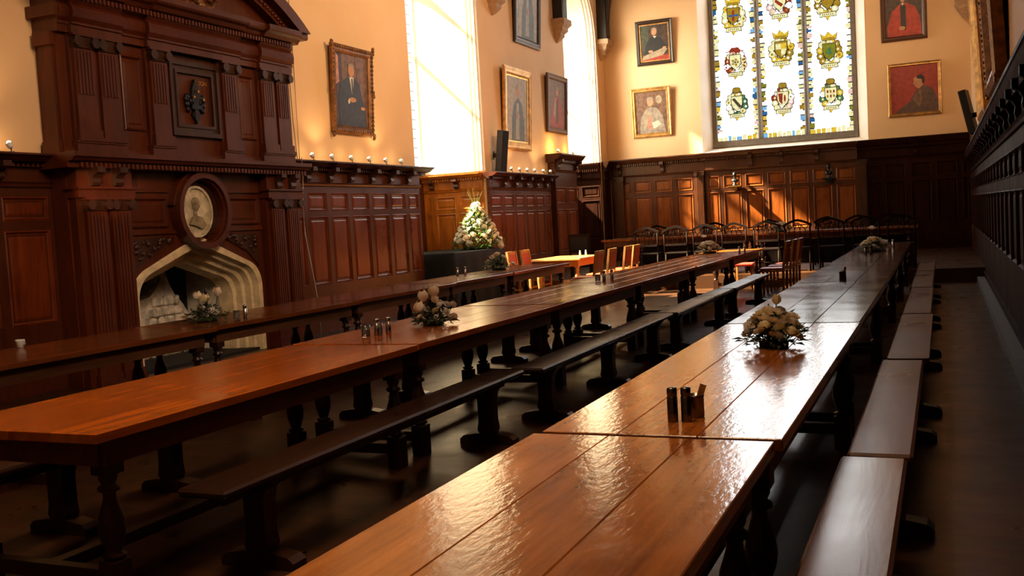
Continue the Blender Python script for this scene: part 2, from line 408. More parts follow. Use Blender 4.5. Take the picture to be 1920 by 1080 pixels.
M['g_pale'] = emis('glass_pale_yellow', (.95, .88, .45), 1.1)
M['g_gold'] = emis('glass_old_gold', (.55, .33, .03), .8)
M['g_blue'] = emis('glass_blue', (.04, .18, .42), .8)
M['g_sky'] = emis('glass_sky', (.25, .55, .85), 1.0)
M['g_red'] = emis('glass_red', (.45, .06, .03), .8)
M['g_green'] = emis('glass_green', (.12, .30, .12), .7)
M['g_dark'] = plain('lead', (.05, .05, .05), .6)
M['g_pink'] = emis('glass_pink', (.9, .62, .5), 1.1)
M['g_olive'] = emis('glass_olive', (.38, .36, .03), .7)
M['g_white'] = emis('glass_white', (1, 1, .95), 2.2)
G = ['g_dark', 'g_yel', 'g_pale', 'g_gold', 'g_blue', 'g_sky', 'g_red', 'g_green', 'g_pink', 'g_olive', 'g_white']
GI = {k: i for i, k in enumerate(G)}
YG = YE+.5
WE = empty('window_3', (0, YG, 0), label='great three-light heraldic stained glass window in the end wall', kind='structure')
gx0, gx1, gz0 = WX0+.22, WX1-.27, WZ0+.13
fr = .11
# clear glass following the arch
b_ = MB()
pts = [(gx0, gz0)]
gr = (gx1-gx0)/2; gm = (gx0+gx1)/2
arc = [(gm+gr*math.cos(PI-PI*k/20), WZT+gr*math.sin(PI-PI*k/20)) for k in range(21)]
b_.prism(pts+arc+[(gx1, gz0)], .02, .05, 'y'); b_.build('glass', 'clear', WE)
b_ = MB()
arci = [(gm+(gr-fr)*math.cos(PI-PI*k/20), WZT+(gr-fr)*math.sin(PI-PI*k/20)) for k in range(21)]
b_.band([(gx0, gz0)]+arc+[(gx1, gz0)], [(gx0+fr, gz0)]+arci+[(gx1-fr, gz0)], -.10, .02, 'y')
b_.box(gx0, gx1, -.12, .02, gz0, gz0+.17)
b_.build('stone_frame', 'stone_grey', WE)
iw = (gx1-gx0-2*fr); mw = .13; lw = (iw-2*mw)/3
LX = [gx0+fr+k*(lw+mw) for k in range(3)]
for k in (1, 2):
    b_ = MB(); xm = LX[k]-mw/2
    b_.prism([(xm-mw/2, -.02), (xm-.03, -.12), (xm+.03, -.12), (xm+mw/2, -.02), (xm+mw/2, .02), (xm-mw/2, .02)], gz0+.15, WZT+gr*.9, 'z')
    b_.build('mullion', 'stone_grey', WE)
LZ0 = gz0+.17
for k in range(3):        # coloured border of each light: small staggered blocks of glass
    rnd = random.Random(k+3); b_ = MB(); xa, xb = LX[k], LX[k]+lw
    for side in (0, 1):
        z = LZ0
        while z < WZT+.6:
            h = rnd.choice([.07, .10, .13]); w = rnd.uniform(.09, .14)
            kind = rnd.choice(['g_yel', 'g_pale', 'g_gold', 'g_blue', 'g_pale', 'g_pale', 'g_white', 'g_pink', 'g_olive', 'g_white', 'g_pale', 'g_sky'])
            b_.cur = GI[kind]
            if side == 0: b_.box(xa, xa+w, .008, .018, z, z+h)
            else: b_.box(xb-w, xb, .008, .018, z, z+h)
            b_.cur = GI['g_dark']
            if side == 0: b_.box(xa, xa+.03+w*rnd.random(), .004, .016, z+h, z+h+.03)
            else: b_.box(xb-.03-w*rnd.random(), xb, .004, .016, z+h, z+h+.03)
            z += h+.03
    x = xa
    while x < xb-.04:
        w = rnd.uniform(.09, .16); w = min(w, xb-x)
        b_.cur = GI[rnd.choice(['g_blue', 'g_yel', 'g_pale', 'g_sky', 'g_yel', 'g_pale'])]
        b_.box(x, x+w-.012, .002, .014, LZ0, LZ0+rnd.uniform(.10, .17)); x += w
    b_.build('border', G, WE)
def ell(cx, cz, rx, rz, n=12, ph=0): return [(cx+rx*math.cos(2*PI*k/n+ph), cz+rz*math.sin(2*PI*k/n+ph)) for k in range(n)]
def shield_pts(cx, cz, w, h): return [(cx-w, cz+h), (cx+w, cz+h), (cx+w, cz), (cx+w*.75, cz-h*.5), (cx, cz-h), (cx-w*.75, cz-h*.5), (cx-w, cz)]
def crest(cx, cz, style, seed, w=.30, h=.42):
    rnd = random.Random(seed); b_ = MB(); y = [.0]
    def poly(pts, mat, lay):
        b_.cur = GI[mat]; b_.prism(pts, .012-.004*lay, .02, 'y')
    def lead(pts, lay, g=1.0):
        c = (sum(p[0] for p in pts)/len(pts), sum(p[1] for p in pts)/len(pts))
        poly([(c[0]+(p[0]-c[0])*1+(.019 if p[0] > c[0] else -.019), c[1]+(p[1]-c[1])+(.019 if p[1] > c[1] else -.019)) for p in pts], 'g_dark', lay)
    pal = {'gold': ['g_yel', 'g_pale', 'g_gold', 'g_pale'], 'red': ['g_pink', 'g_red', 'g_pale', 'g_white'], 'green': ['g_yel', 'g_green', 'g_pale', 'g_white'], 'olive': ['g_yel', 'g_pale', 'g_gold', 'g_yel']}[style]
    # mantling: ring of leafy lobes
    n = 12
    for k in range(n):
        a = 2*PI*k/n+.26; rr = rnd.uniform(.85, 1.0)
        px, pz = cx+w*.80*rr*math.cos(a), cz-.02+h*.62*rr*math.sin(a)
        e = ell(px, pz, w*.26, h*.17, 7, rnd.random()*3); lead(e, 0); poly(e, rnd.choice(pal), 1)
        e = ell(px+rnd.uniform(-.02, .02), pz, w*.10, h*.07, 6); poly(e, rnd.choice(['g_gold', 'g_pale', 'g_white']), 2)
    sh = shield_pts(cx, cz, w*.46, h*.42); lead(sh, 3)
    fill = {'gold': 'g_gold', 'red': 'g_pale', 'green': 'g_pale', 'olive': 'g_olive'}[style]
    poly(sh, fill, 4)
    return b_, poly, lead, rnd
def crest_done(b_, poly, lead, rnd, cx, cz, w, h, helm='crown', seed=0):
    # crown / helm on top and scroll below
    if helm == 'crown':
        p = [(cx-w*.5, cz+h*.62), (cx+w*.5, cz+h*.62), (cx+w*.62, cz+h*.95), (cx+w*.3, cz+h*.82), (cx, cz+h*1.0), (cx-w*.3, cz+h*.82), (cx-w*.62, cz+h*.95)]
        lead(p, 4); poly(p, 'g_yel', 5); poly([(cx-w*.45, cz+h*.64), (cx+w*.45, cz+h*.64), (cx+w*.45, cz+h*.72), (cx-w*.45, cz+h*.72)], 'g_gold', 6)
    elif helm == 'hat':
        p = [(cx-w*.55, cz+h*.66), (cx+w*.55, cz+h*.66), (cx+w*.3, cz+h*.86), (cx-w*.3, cz+h*.86)]; poly(p, 'g_red', 5)
        p = [(cx-w*.8, cz+h*.60), (cx+w*.8, cz+h*.60), (cx+w*.8, cz+h*.66), (cx-w*.8, cz+h*.66)]; poly(p, 'g_red', 5)
    else:
        p = ell(cx, cz+h*.78, w*.34, h*.15, 10); lead(p, 4); poly(p, 'g_gold', 5)
        p = [(cx-w*.5, cz+h*.6), (cx+w*.5, cz+h*.6), (cx+w*.5, cz+h*.66), (cx-w*.5, cz+h*.66)]; poly(p, 'g_dark', 5)
    s_ = [(cx-w*.62, cz-h*.78), (cx+w*.62, cz-h*.78), (cx+w*.55, cz-h*.60), (cx-w*.55, cz-h*.60)]
    lead(s_, 4); poly(s_, 'g_pale', 5)
    for k in range(6):
        xx = cx-w*.42+k*w*.15; poly([(xx, cz-h*.73), (xx+.018, cz-h*.73), (xx+.018, cz-h*.66), (xx, cz-h*.66)], 'g_dark', 6)
    s_ = [(cx-w*.2, cz-h*.8), (cx+w*.2, cz-h*.8), (cx, cz-h*.98)]; lead(s_, 4); poly(s_, 'g_yel', 5)
    b_.build('crest', G, WE)
LC = [l+lw/2 for l in LX]
CR = [(0, 6.80, 'gold', 'crown'), (0, 5.55, 'red', 'hat'), (0, 4.42, 'green', 'helm'), (1, 7.00, 'red', 'crown'), (1, 5.74, 'gold', 'crown'), (1, 4.42, 'red', 'helm'), (2, 6.88, 'gold', 'crown'), (2, 5.54, 'olive', 'crown'), (2, 4.40, 'green', 'helm')]
for i, (k, z, st, hl) in enumerate(CR):
    cx = LC[k]; w, h = (.34, .52) if hl == 'crown' else (.31, .47)
    b_, poly, lead, rnd = crest(cx, z, st, i+11, w, h)
    if i == 2: poly([(cx-.13, z+.13), (cx-.06, z+.16), (cx+.13, z-.08), (cx+.06, z-.12)], 'g_dark', 6)        # dark bend on a white shield
    elif i == 1:
        for q in range(5):
            a = q*2*PI/5; poly(ell(cx+.07*math.cos(a), z+.07*math.sin(a), .035, .035, 6), 'g_gold', 6)
        poly(ell(cx, z, .03, .03, 6), 'g_dark', 7)
        for sx in (-1, 1):
            for q in range(5): poly(ell(cx+sx*.25, z+.15-q*.09, .03, .03, 6), 'g_red', 3)
    elif i == 4:
        poly([(cx-.14, z+.17), (cx, z+.17), (cx, z+.02), (cx-.14, z+.02)], 'g_pale', 6); poly([(cx, z+.02), (cx+.14, z+.02), (cx+.1, z-.12), (cx, z-.16)], 'g_pale', 6)
        poly([(cx, z+.17), (cx+.14, z+.17), (cx+.14, z+.02), (cx, z+.02)], 'g_yel', 6)
    elif i == 5:
        poly([(cx-.12, z+.16), (cx, z+.16), (cx-.02, z-.14), (cx-.10, z-.05)], 'g_red', 6); poly(ell(cx+.05, z+.02, .03, .1, 6), 'g_red', 6)
    elif i == 7: poly(ell(cx, z+.02, .05, .11, 7), 'g_green', 6); poly(ell(cx, z-.02, .1, .03, 7), 'g_green', 7)
    elif i == 8:
        for q in range(6): poly(ell(cx-.08+.08*(q % 3), z+.1-.12*(q//3), .028, .045, 6), 'g_gold' if q % 2 else 'g_red', 6)
    elif i == 0:
        poly([(cx-.03, z+.16), (cx+.03, z+.16), (cx+.03, z-.14), (cx-.03, z-.14)], 'g_red', 6); poly([(cx-.13, z+.04), (cx+.13, z+.04), (cx+.13, z-.01), (cx-.13, z-.01)], 'g_blue', 6)
    elif i == 3: poly([(cx-.1, z+.1), (cx+.1, z-.06), (cx+.04, z-.12), (cx-.12, z+.02)], 'g_red', 6)
    elif i == 6: poly([(cx-.14, z+.16), (cx+.14, z+.16), (cx+.14, z+.02), (cx-.14, z+.02)], 'g_red', 6); poly(ell(cx, z+.09, .05, .05, 6), 'g_white', 7)
    crest_done(b_, poly, lead, rnd, cx, z, w, h, hl)

# ------------------------------------------------------------------ wainscot
# local frame of a wall: u along the wall, w out of the wall, z up
def FR(side, off=None):
    if side == 'left': return lambda u, w, z: (XL+w, u, z)
    if side == 'right': return lambda u, w, z: (XR-w, u, z)
    if side == 'facing': return lambda u, w, z: (u, off-w, z)
def bracket(mb, u, wb, z0, z1, hw=.05, proj=.18):
    # scrolled console bracket, profile in (w,z)
    h = z1-z0
    prof = [(wb, z0), (wb+proj*.30, z0+h*.04), (wb+proj*.42, z0+h*.2), (wb+proj*.34, z0+h*.42), (wb+proj*.55, z0+h*.6), (wb+proj, z0+h*.72), (wb+proj, z1), (wb, z1)]
    n = len(prof)
    vs = [(u-hw, a, b) for a, b in prof]+[(u+hw, a, b) for a, b in prof]
    mb.add(vs, [tuple(range(n)), tuple(range(n, 2*n))[::-1]]+[(i, n+i, n+(i+1) % n, (i+1) % n) for i in range(n)])
def strip(mb, u0, u1, prof, ret=(True, True)):
    n = len(prof)
    vs = [(u0, a, b) for a, b in prof]+[(u1, a, b) for a, b in prof]
    mb.add(vs, [tuple(range(n)), tuple(range(n, 2*n))[::-1]]+[(i, n+i, n+(i+1) % n, (i+1) % n) for i in range(n)])
def panel_mb(T, u0, u1, w, z0, z1):
    """fielded panel with a mould round it"""
    b_ = MB(T); m1, m2 = .028, .05
    rings = [(0, w+.022), (.012, w+.030), (m1, w+.004), (m2, w-.004), (m2+.03, w+.008)]
    vs = []
    for d, ww in rings: vs += [(u0+d, ww, z0+d), (u1-d, ww, z0+d), (u1-d, ww, z1-d), (u0+d, ww, z1-d)]
    fs = []
    for i in range(len(rings)-1):
        for k in range(4): fs.append((i*4+k, i*4+(k+1) % 4, (i+1)*4+(k+1) % 4, (i+1)*4+k))
    L = (len(rings)-1)*4; fs.append((L, L+1, L+2, L+3))
    # back so the panel is a closed solid
    o = len(vs); vs += [(u0, w-.02, z0), (u1, w-.02, z0), (u1, w-.02, z1), (u0, w-.02, z1)]
    fs += [(o, o+3, o+2, o+1)]+[(k, o+k, o+(k+1) % 4, (k+1) % 4) for k in range(4)]
    b_.add(vs, fs); return b_
def wainscot(name, label, T, bounds, w=.05, zb=0, z=(.72, 1.76, 1.84, 2.12, 2.27, 2.45, 2.58), proj=.27, mat='wall_wood', brk=None, ends=(0, 0), dent=True, panels=True):
    """z: tall panel bottom, top, small panel bottom, top, frieze bottom, frieze top, cornice top"""
    e = empty(name, label=label, kind='structure')
    u0, u1 = bounds[0], bounds[-1]; s_ = .055; pm = {'wall_wood': 'wall_panel', 'end_wood': 'end_panel'}.get(mat, mat)
    b_ = MB(T)
    b_.box(u0, u1, .004, w, zb, z[5])
    fw = w+.022
    rails = [(zb+.16, z[0]), (z[1], z[2]), (z[3], z[4]-.03)]
    for a, c in rails: b_.box(u0, u1, w, fw, a, c)
    for k, u in enumerate(bounds):
        a = u if k == 0 else u-s_; c = u if k == len(bounds)-1 else u+s_
        if k == 0: c = u+s_
        if k == len(bounds)-1: a = u-s_
        b_.box(a, c, w, fw, z[0], z[1]); b_.box(a, c, w, fw, z[2], z[3])
    b_.box(u0, u1, w, fw+.02, zb, zb+.16); b_.box(u0, u1, w, fw+.03, zb+.16, zb+.185)
    b_.build('frame', mat, e)
    if panels:
        for k in range(len(bounds)-1):
            a = bounds[k]+s_; c = bounds[k+1]-s_
            if c-a < .12: continue
            panel_mb(T, a, c, w, z[0], z[1]).build('panel', pm, e)
            panel_mb(T, a, c, w, z[2], z[3]).build('panel', pm, e)
    # architrave, frieze and cornice
    b_ = MB(T)
    strip(b_, u0, u1, [(w, z[4]-.05), (w+.05, z[4]-.05), (w+.06, z[4]-.02), (w+.08, z[4]), (w+.03, z[4]), (w+.03, z[5]), (w, z[5])])
    zc = z[6]; h = z[6]-z[5]
    strip(b_, u0-ends[0], u1+ends[1], [(.004, z[5]), (w+.07, z[5]), (w+.07, z[5]+h*.3), (w+proj*.62, z[5]+h*.38), (w+proj*.8, z[5]+h*.62), (w+proj*.92, z[5]+h*.8), (w+proj, z[5]+h*.84), (w+proj, zc), (.004, zc)])
    if dent:
        u = u0+.02
        while u < u1-.03:
            b_.box(u, u+.03, w+.06, w+.105, z[5]-.005, z[5]+h*.3); u += .06
    b_.build('cornice', mat, e)
    for u in (brk if brk is not None else bounds[1:-1]):
        b_ = MB(T); bracket(b_, u, w+.03, z[4]+.01, z[5]+h*.33, .05, proj*.72); b_.build('bracket', 'right_wood' if mat == 'right_wood' else 'carved', e)
    return e
TL = FR('left')
wainscot('trim_4', 'oak wall panelling left of the chimneypiece with two tiers of panels', TL, [2.6, 3.25, 3.9, 4.55, 5.2, 5.85, 6.5, 7.15, 7.83], z=(.72, 1.70, 1.80, 2.05, 2.2, 2.36, 2.48))
wainscot('trim_5', 'red-brown oak wall panelling between the chimneypiece and the near window bay', TL, [11.93, 12.45, 13.05, 13.65, 14.28, 14.89, 15.5, 15.98], ends=(0, .17))
wainscot('trim_6', 'red-brown oak wall panelling between the two window bays', TL, [19.03, 19.72, 20.35, 20.98, 21.6, 22.2, 22.62], ends=(.12, 0))
TB = FR('facing', B1[1]-.03)
wainscot('trim_7', 'sunlit oak panelling on the far cheek of the near window bay', TB, [XL-TH+.13, -9.98, -9.40, -8.80], w=.03, proj=.2, mat='sun_tinted_oak')
# tall pier between the bays
wainscot('trim_8', 'tall oak pier with heavy moulded cap beside the far bay', TL, [22.66, 23.45, 24.18], w=.16, z=(.72, 1.76, 1.9, 2.3, 2.72, 2.9, 3.10), proj=.26, ends=(.14, .14), brk=[22.75, 24.08])
TB2 = FR('facing', B2[1]-.03)
wainscot('trim_9', 'shaded oak panelling on the far cheek of the far window bay', TB2, [XL-TH+.13, -9.98, -9.40, -8.78], w=.03, zb=0, z=(.9, 2.0, 2.1, 2.4, 2.62, 2.8, 3.04), proj=.14, mat='right_wood')
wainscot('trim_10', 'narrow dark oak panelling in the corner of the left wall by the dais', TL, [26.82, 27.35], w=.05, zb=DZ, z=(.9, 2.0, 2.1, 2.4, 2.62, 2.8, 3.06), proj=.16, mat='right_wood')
TE = FR('facing', YE)
ze = (.95, 2.02, 2.12, 2.46, 2.64, 2.9, 3.1)
wainscot('trim_11', 'oak panelling on the end wall left of the heraldic window, streaked with sunlight', TE, [-8.66, -8.06, -7.46, -6.86, -6.27, -5.98], w=.06, zb=DZ, z=ze, proj=.2, mat='end_wood', brk=[-8.4, -7.16])
wainscot('trim_12', 'oak panelling on the end wall below the heraldic window', TE, [-5.96, -5.52, -4.93, -4.34, -3.76, -3.17, -2.58, -2.0], w=.12, zb=DZ, z=ze, proj=.2, mat='end_wood', brk=[-4.72, -3.9, -3.0], ends=(.08, .0))
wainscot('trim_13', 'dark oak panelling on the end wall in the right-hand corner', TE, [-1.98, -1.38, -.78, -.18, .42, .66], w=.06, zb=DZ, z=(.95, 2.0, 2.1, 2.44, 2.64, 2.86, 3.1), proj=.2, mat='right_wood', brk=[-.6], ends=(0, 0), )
# carved pilasters of the end wall
def pilaster(T, u0, u1, w0, w1, z0, z1, parent, name='pilaster', mat='end_wood', capmat='carved', flutes=5, top=0.0):
    b_ = MB(T); uw = u1-u0
    b_.box(u0, u1, w0, w1, z0+.12, z1-.14); b_.box(u0-.02, u1+.02, w0, w1+.02, z0, z0+.12); b_.box(u0-.03, u1+.03, w0, w1+.03, z0, z0+.04)
    b_.box(u0-.03, u1+.03, w0, w1+.04, z1-.025, z1)
    # reeding
    zt = z1-.17; zl = z0+.12+(z1-z0)*top
    for k in range(flutes):
        c = u0+uw*(k+.5)/flutes*.8+uw*.1
        b_.box(c-uw*.05, c+uw*.05, w1, w1+.012, zl+.03, zt)
    o = b_.build(name, mat, parent)
    b_ = MB(T)
    b_.box(u0-.01, u1+.01, w0, w1+.02, z1-.14, z1-.025)
    for uu in (u0+.02, u1-.02):
        n = 12; rr = min(.055, uw*.22)
        vs = [(uu+rr*math.cos(2*PI*k/n), w1+.02, z1-.08+rr*math.sin(2*PI*k/n)) for k in range(n)]+[(uu+rr*math.cos(2*PI*k/n), w1+.065, z1-.08+rr*math.sin(2*PI*k/n)) for k in range(n)]
        b_.add(vs, [tuple(range(n)), tuple(range(n, 2*n))]+[(i, (i+1) % n, n+(i+1) % n, n+i) for i in range(n)])
    b_.build('capital', capmat, o)
    return o
ep = empty('trim_14', label='carved oak pilasters framing the end wall panelling', kind='structure')
for (u0, u1, w1) in ((-8.6, -8.3, .14), (-6.22, -5.99, .17), (-2.0, -1.78, .16)):
    pilaster(TE, u0, u1, .09, w1+.02, DZ, 2.62, ep)
# right wall panelling, seen along its face
TR = FR('right')
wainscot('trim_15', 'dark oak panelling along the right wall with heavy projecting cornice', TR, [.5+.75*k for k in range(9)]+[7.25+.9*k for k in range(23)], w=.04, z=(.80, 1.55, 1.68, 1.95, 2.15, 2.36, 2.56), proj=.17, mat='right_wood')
slab('baseboard_right', [(XR-.20, XR-.062, .5, DY-.02, 0, .09)], 'grey', 'grey painted kerb along the foot of the right wall')

# ------------------------------------------------------------------ chimneypiece
CH = empty('chimneypiece', (XL, 9.78, 0), label='towering carved oak chimneypiece with stone arched fireplace and fleur-de-lis overmantel', cat='fireplace')
def TC(u, w, z): return (w, u-9.78, z if z < 2.5 else 2.5+(z-2.5)*1.05)
def four_arch(a, sp, ap, r=.3, cy=9.78, n=8):
    """right half-outline from foot to apex mirrored: list of (u,z)"""
    # shoulder circle tangent to the jamb, then straight to the apex
    cx, cz = a-r, sp
    # tangent angle
    dx, dz = cx, ap-cz
    L = math.hypot(dx, dz); be = math.atan2(dz, -dx); al = math.acos(min(1, r/L)); th = be-al
    pts = [(a, 0)]+[(cx+r*math.cos(th*k/n), cz+r*math.sin(th*k/n)) for k in range(n+1)]
    m_ = 5; q = pts[-1]
    for k in range(1, m_+1): pts.append((q[0]*(1-k/m_), q[1]+(ap-q[1])*k/m_))
    right = [(cy+p[0], p[1]) for p in pts]; left = [(cy-p[0], p[1]) for p in pts]
    return left+right[::-1][1:]
# main body
body = MB(TC)
f0, f1 = 7.82, 11.86
Wb = .30
O = four_arch(1.16, .88, 1.56, .34)
# wall of oak above and beside the stone arch, built as vertical strips
for i in range(len(O)-1):
    (ua, za), (ub, zb2) = O[i], O[i+1]
    if abs(ub-ua) > 1e-4: body.prism([(ua, za), (ub, zb2), (ub, 2.35), (ua, 2.35)], .004, Wb, 'y') if False else body.add(
        [(ua, .004, za), (ub, .004, zb2), (ub, .004, 2.35), (ua, .004, 2.35), (ua, Wb, za), (ub, Wb, zb2), (ub, Wb, 2.35), (ua, Wb, 2.35)],
        [(0,1,2,3),(4,7,6,5),(0,4,5,1),(1,5,6,2),(2,6,7,3),(3,7,4,0)])
body.box(f0, O[0][0], .004, Wb, 0, 2.35); body.box(O[-1][0], f1, .004, Wb, 0, 2.35)
# forward blocks behind pilasters
body.box(7.84, 8.60, Wb, .40, 0, 2.35); body.box(11.05, 11.80, Wb, .40, 0, 2.35)
body.build('chimney_breast', 'fire_wood', CH)
for (u0, u1) in ((7.93, 8.21), (8.27, 8.55), (11.10, 11.38), (11.44, 11.72)):
    pilaster(TC, u0, u1, .40, .45, 0, 2.02, CH, mat='fire_wood', flutes=5, top=.12)
# small entablature over each pair
for (u0, u1) in ((7.84, 8.60), (11.05, 11.80)):
    b_ = MB(TC); b_.box(u0-.02, u1+.02, .3, .47, 2.02, 2.11); b_.box(u0-.05, u1+.05, .3, .50, 2.11, 2.135); b_.box(u0-.01, u1+.01, .3, .44, 2.135, 2.33)
    o = b_.build('entablature_block', 'fire_wood', CH)
    for uu in (u0+.22, u1-.22):
        b2 = MB(TC); bracket(b2, uu, .44, 2.14, 2.34, .055, .13); b2.build('bracket', 'carved', o)
# mantel shelf
b_ = MB(TC)
strip(b_, f0-.14, f1+.02, [(.004, 2.33), (.50, 2.33), (.50, 2.39), (.56, 2.40), (.585, 2.43), (.61, 2.44), (.61, 2.49), (.004, 2.49)])
u = f0
while u < f1-.05:
    b_.box(u, u+.035, .49, .535, 2.335, 2.385); u += .065
b_.build('mantel_shelf', 'fire_wood', CH)
# fielded panels beside the medallion, carved spandrels
for (u0, u1) in ((8.64, 9.26), (10.28, 10.98)):
    panel_mb(TC, u0, u1, Wb, 1.68, 2.02).build('panel', 'fire_wood', CH)
for q in ((8.62, 9.30, 2.09), (10.24, 11.03, 2.09), (8.62, 9.4, 1.60), (10.1, 11.03, 1.60)):
    b_ = MB(TC); b_.box(q[0], q[1], Wb, Wb+.03, q[2], q[2]+.04); b_.build('moulding', 'fire_wood', CH)
for sgn in (-1, 1):
    b_ = MB(TC); rnd = random.Random(5)
    def sp(d, z): return (9.78+sgn*d, z)
    pl = [sp(.42, 1.56), sp(1.14, 1.56), sp(1.14, 1.12), sp(.92, 1.32), sp(.62, 1.45)]
    n = len(pl); vs = [(p[0], Wb+.001, p[1]) for p in pl]+[(p[0], Wb+.02, p[1]) for p in pl]
    b_.add(vs, [tuple(range(n)), tuple(range(n, 2*n))]+[(i, (i+1) % n, n+(i+1) % n, n+i) for i in range(n)])
    for k in range(22):
        d = rnd.uniform(.5, 1.1); zz = rnd.uniform(1.54-.34*((d-.42)/.72)**1.2, 1.54); c = sp(d, zz)
        b_.ball((c[0], Wb+.02, c[1]), rnd.uniform(.022, .04), 7, 4)
    b_.build('carved_spandrel', 'carved', CH)
# medallion niche ring
def ring(mb, cu, cz, ru, rz, tu, w0, w1, n=28, a0=0, a1=2*PI):
    for k in range(n):
        t0 = a0+(a1-a0)*k/n; t1 = a0+(a1-a0)*(k+1)/n
        P = []
        for t in (t0, t1):
            for d in (0, tu):
                P.append((cu+(ru-d)*math.cos(t), cz+(rz-d)*math.sin(t)))
        (a, b1, c, d1) = P
        vs = [(p[0], w, p[1]) for w in (w0, w1) for p in (a, c, d1, b1)]
        mb.add(vs, [(0,1,2,3),(4,7,6,5),(0,4,5,1),(1,5,6,2),(2,6,7,3),(3,7,4,0)])
b_ = MB(TC); ring(b_, 9.78, 1.86, .47, .47, .07, Wb, Wb+.17); ring(b_, 9.78, 1.86, .42, .43, .05, Wb, Wb+.12); ring(b_, 9.78, 1.86, .50, .50, .04, Wb, Wb+.10, 20, .15, PI-.15)
o = b_.build('niche_ring', 'fire_wood', CH)
b_ = MB(TC)
n = 24
vs = [(9.78+.38*math.cos(2*PI*k/n), Wb+.004, 1.86+.38*math.sin(2*PI*k/n)) for k in range(n)]+[(9.78+.38*math.cos(2*PI*k/n), Wb+.02, 1.86+.38*math.sin(2*PI*k/n)) for k in range(n)]
b_.add(vs, [tuple(range(n)), tuple(range(n, 2*n))]+[(i, (i+1) % n, n+(i+1) % n, n+i) for i in range(n)]); b_.build('niche_back', 'carved', o)
b_ = MB(TC)
def disc(mb, cu, cz, ru, rz, w0, w1, n=28):
    vs = [(cu+ru*math.cos(2*PI*k/n), w0, cz+rz*math.sin(2*PI*k/n)) for k in range(n)]+[(cu+ru*math.cos(2*PI*k/n), w1, cz+rz*math.sin(2*PI*k/n)) for k in range(n)]
    mb.add(vs, [tuple(range(n)), tuple(range(n, 2*n))]+[(i, (i+1) % n, n+(i+1) % n, n+i) for i in range(n)])
disc(b_, 9.66, 1.85, .275, .305, Wb+.02, Wb+.10); ring(b_, 9.66, 1.85, .285, .315, .03, Wb+.02, Wb+.125)
med = b_.build('portrait_medallion', 'marble', CH); tag(med, label='pale marble oval medallion with a bust in relief')
b_ = MB(TC); w_ = Wb+.10
b_.ball((9.66, w_, 1.93), .075, 12, 8, (.85, .35, 1.15)); b_.ball((9.66, w_+.005, 1.965), .08, 12, 6, (.95, .35, .8)); b_.ball((9.70, w_+.01, 1.92), .022, 6, 4)
b_.ball((9.65, w_, 1.83), .04, 8, 5, (.9, .4, 1.4))
pl = [(9.52, 1.70), (9.58, 1.79), (9.66, 1.80), (9.74, 1.78), (9.80, 1.68), (9.72, 1.64), (9.62, 1.68)]
n = len(pl); b_.add([(p[0], w_-.01, p[1]) for p in pl]+[(p[0], w_+.035, p[1]) for p in pl], [tuple(range(n)), tuple(range(n, 2*n))]+[(i, (i+1) % n, n+(i+1) % n, n+i) for i in range(n)])
b_.build('relief_bust', 'marble_dark', med)
# stone arch: nested mouldings stepping back into the wall
steps = [(1.16, 1.56, .30, .34, .88), (1.15, 1.55, .335, .34, .87), (1.08, 1.45, .325, .33, .84), (1.065, 1.43, .24, .33, .83), (1.035, 1.39, .225, .32, .81), (1.025, 1.37, .14, .32, .80), (.985, 1.32, .12, .31, .77), (.975, 1.30, .03, .31, .76), (.93, 1.24, .01, .30, .73), (.92, 1.23, -.14, .30, .72)]
b_ = MB(TC)
prev = None
for i in range(len(steps)):
    a, ap, w_, r, sp_ = steps[i]; A_ = four_arch(a, sp_, ap, r); cur = [(p[0], w_, p[1]) for p in A_]
    if prev:
        nn = len(cur); b_.add(prev+cur, [(k, k+1, nn+k+1, nn+k) for k in range(nn-1)])
        # small fillet for each step
    prev = cur
A_ = four_arch(.92, .72, 1.23, .30); back = [(p[0], -.22, p[1]) for p in A_]; nn = len(back); b_.add(prev+back, [(k, k+1, nn+k+1, nn+k) for k in range(nn-1)])
arch = b_.build('stone_arch', 'stone', CH); tag(arch, label='pale limestone four-centred arch of the hearth')
# firebox
b_ = MB(TC); b_.box(8.64, 10.96, -.84, -.80, 0, 1.7); b_.box(8.64, 8.68, -.8, -.2, 0, 1.7); b_.box(8.64, 10.96, -.8, -.22, 1.60, 1.7); b_.build('firebox_back', 'firebox', CH)
b_ = MB(TC); b_.box(10.74, 10.94, -.80, -.22, 0, 1.55); tag(b_.build('firebox_side', 'fireside', CH), label='pale whitewashed side of the firebox')
b_ = MB(TC); rnd = random.Random(2)
pl = [(9.55, 0), (9.55, .66), (9.68, .80), (9.86, .84), (10.0, 1.0), (10.06, 1.14), (10.14, 1.14), (10.2, 1.0), (10.28, .84), (10.42, .70), (10.56, .50), (10.6, 0)]
n = len(pl); b_.add([(p[0], -.79, p[1]) for p in pl]+[(p[0]+rnd.uniform(-.02, .02), -.60, p[1]*.97) for p in pl], [tuple(range(n)), tuple(range(n, 2*n))]+[(i, (i+1) % n, n+(i+1) % n, n+i) for i in range(n)])
for row in range(6):
    zz = row*.13; hw_ = .50-.055*row; uu = 10.06-hw_
    while uu < 10.06+hw_-.06:
        w_ = rnd.uniform(.10, .2); b_.bbox(uu, min(uu+w_-.012, 10.06+hw_), -.62, -.52+rnd.uniform(-.03, .03), zz+.031, zz+.155, .02); uu += w_
for k in range(0):
    uu = rnd.uniform(9.6, 10.5); b_.ball((uu, -.58+rnd.uniform(-.02, .06), rnd.uniform(.05, .74-.3*abs(uu-9.9))), rnd.uniform(.05, .09), 6, 4, (1.2, .8, .8))
tag(b_.build('rubble_fireback', 'rubble', CH), label='crumbling pale stonework at the back of the hearth')
b_ = MB(TC); b_.box(8.64, 10.96, -.8, .28, 0, .03); b_.build('hearthstone', 'firebox', CH)
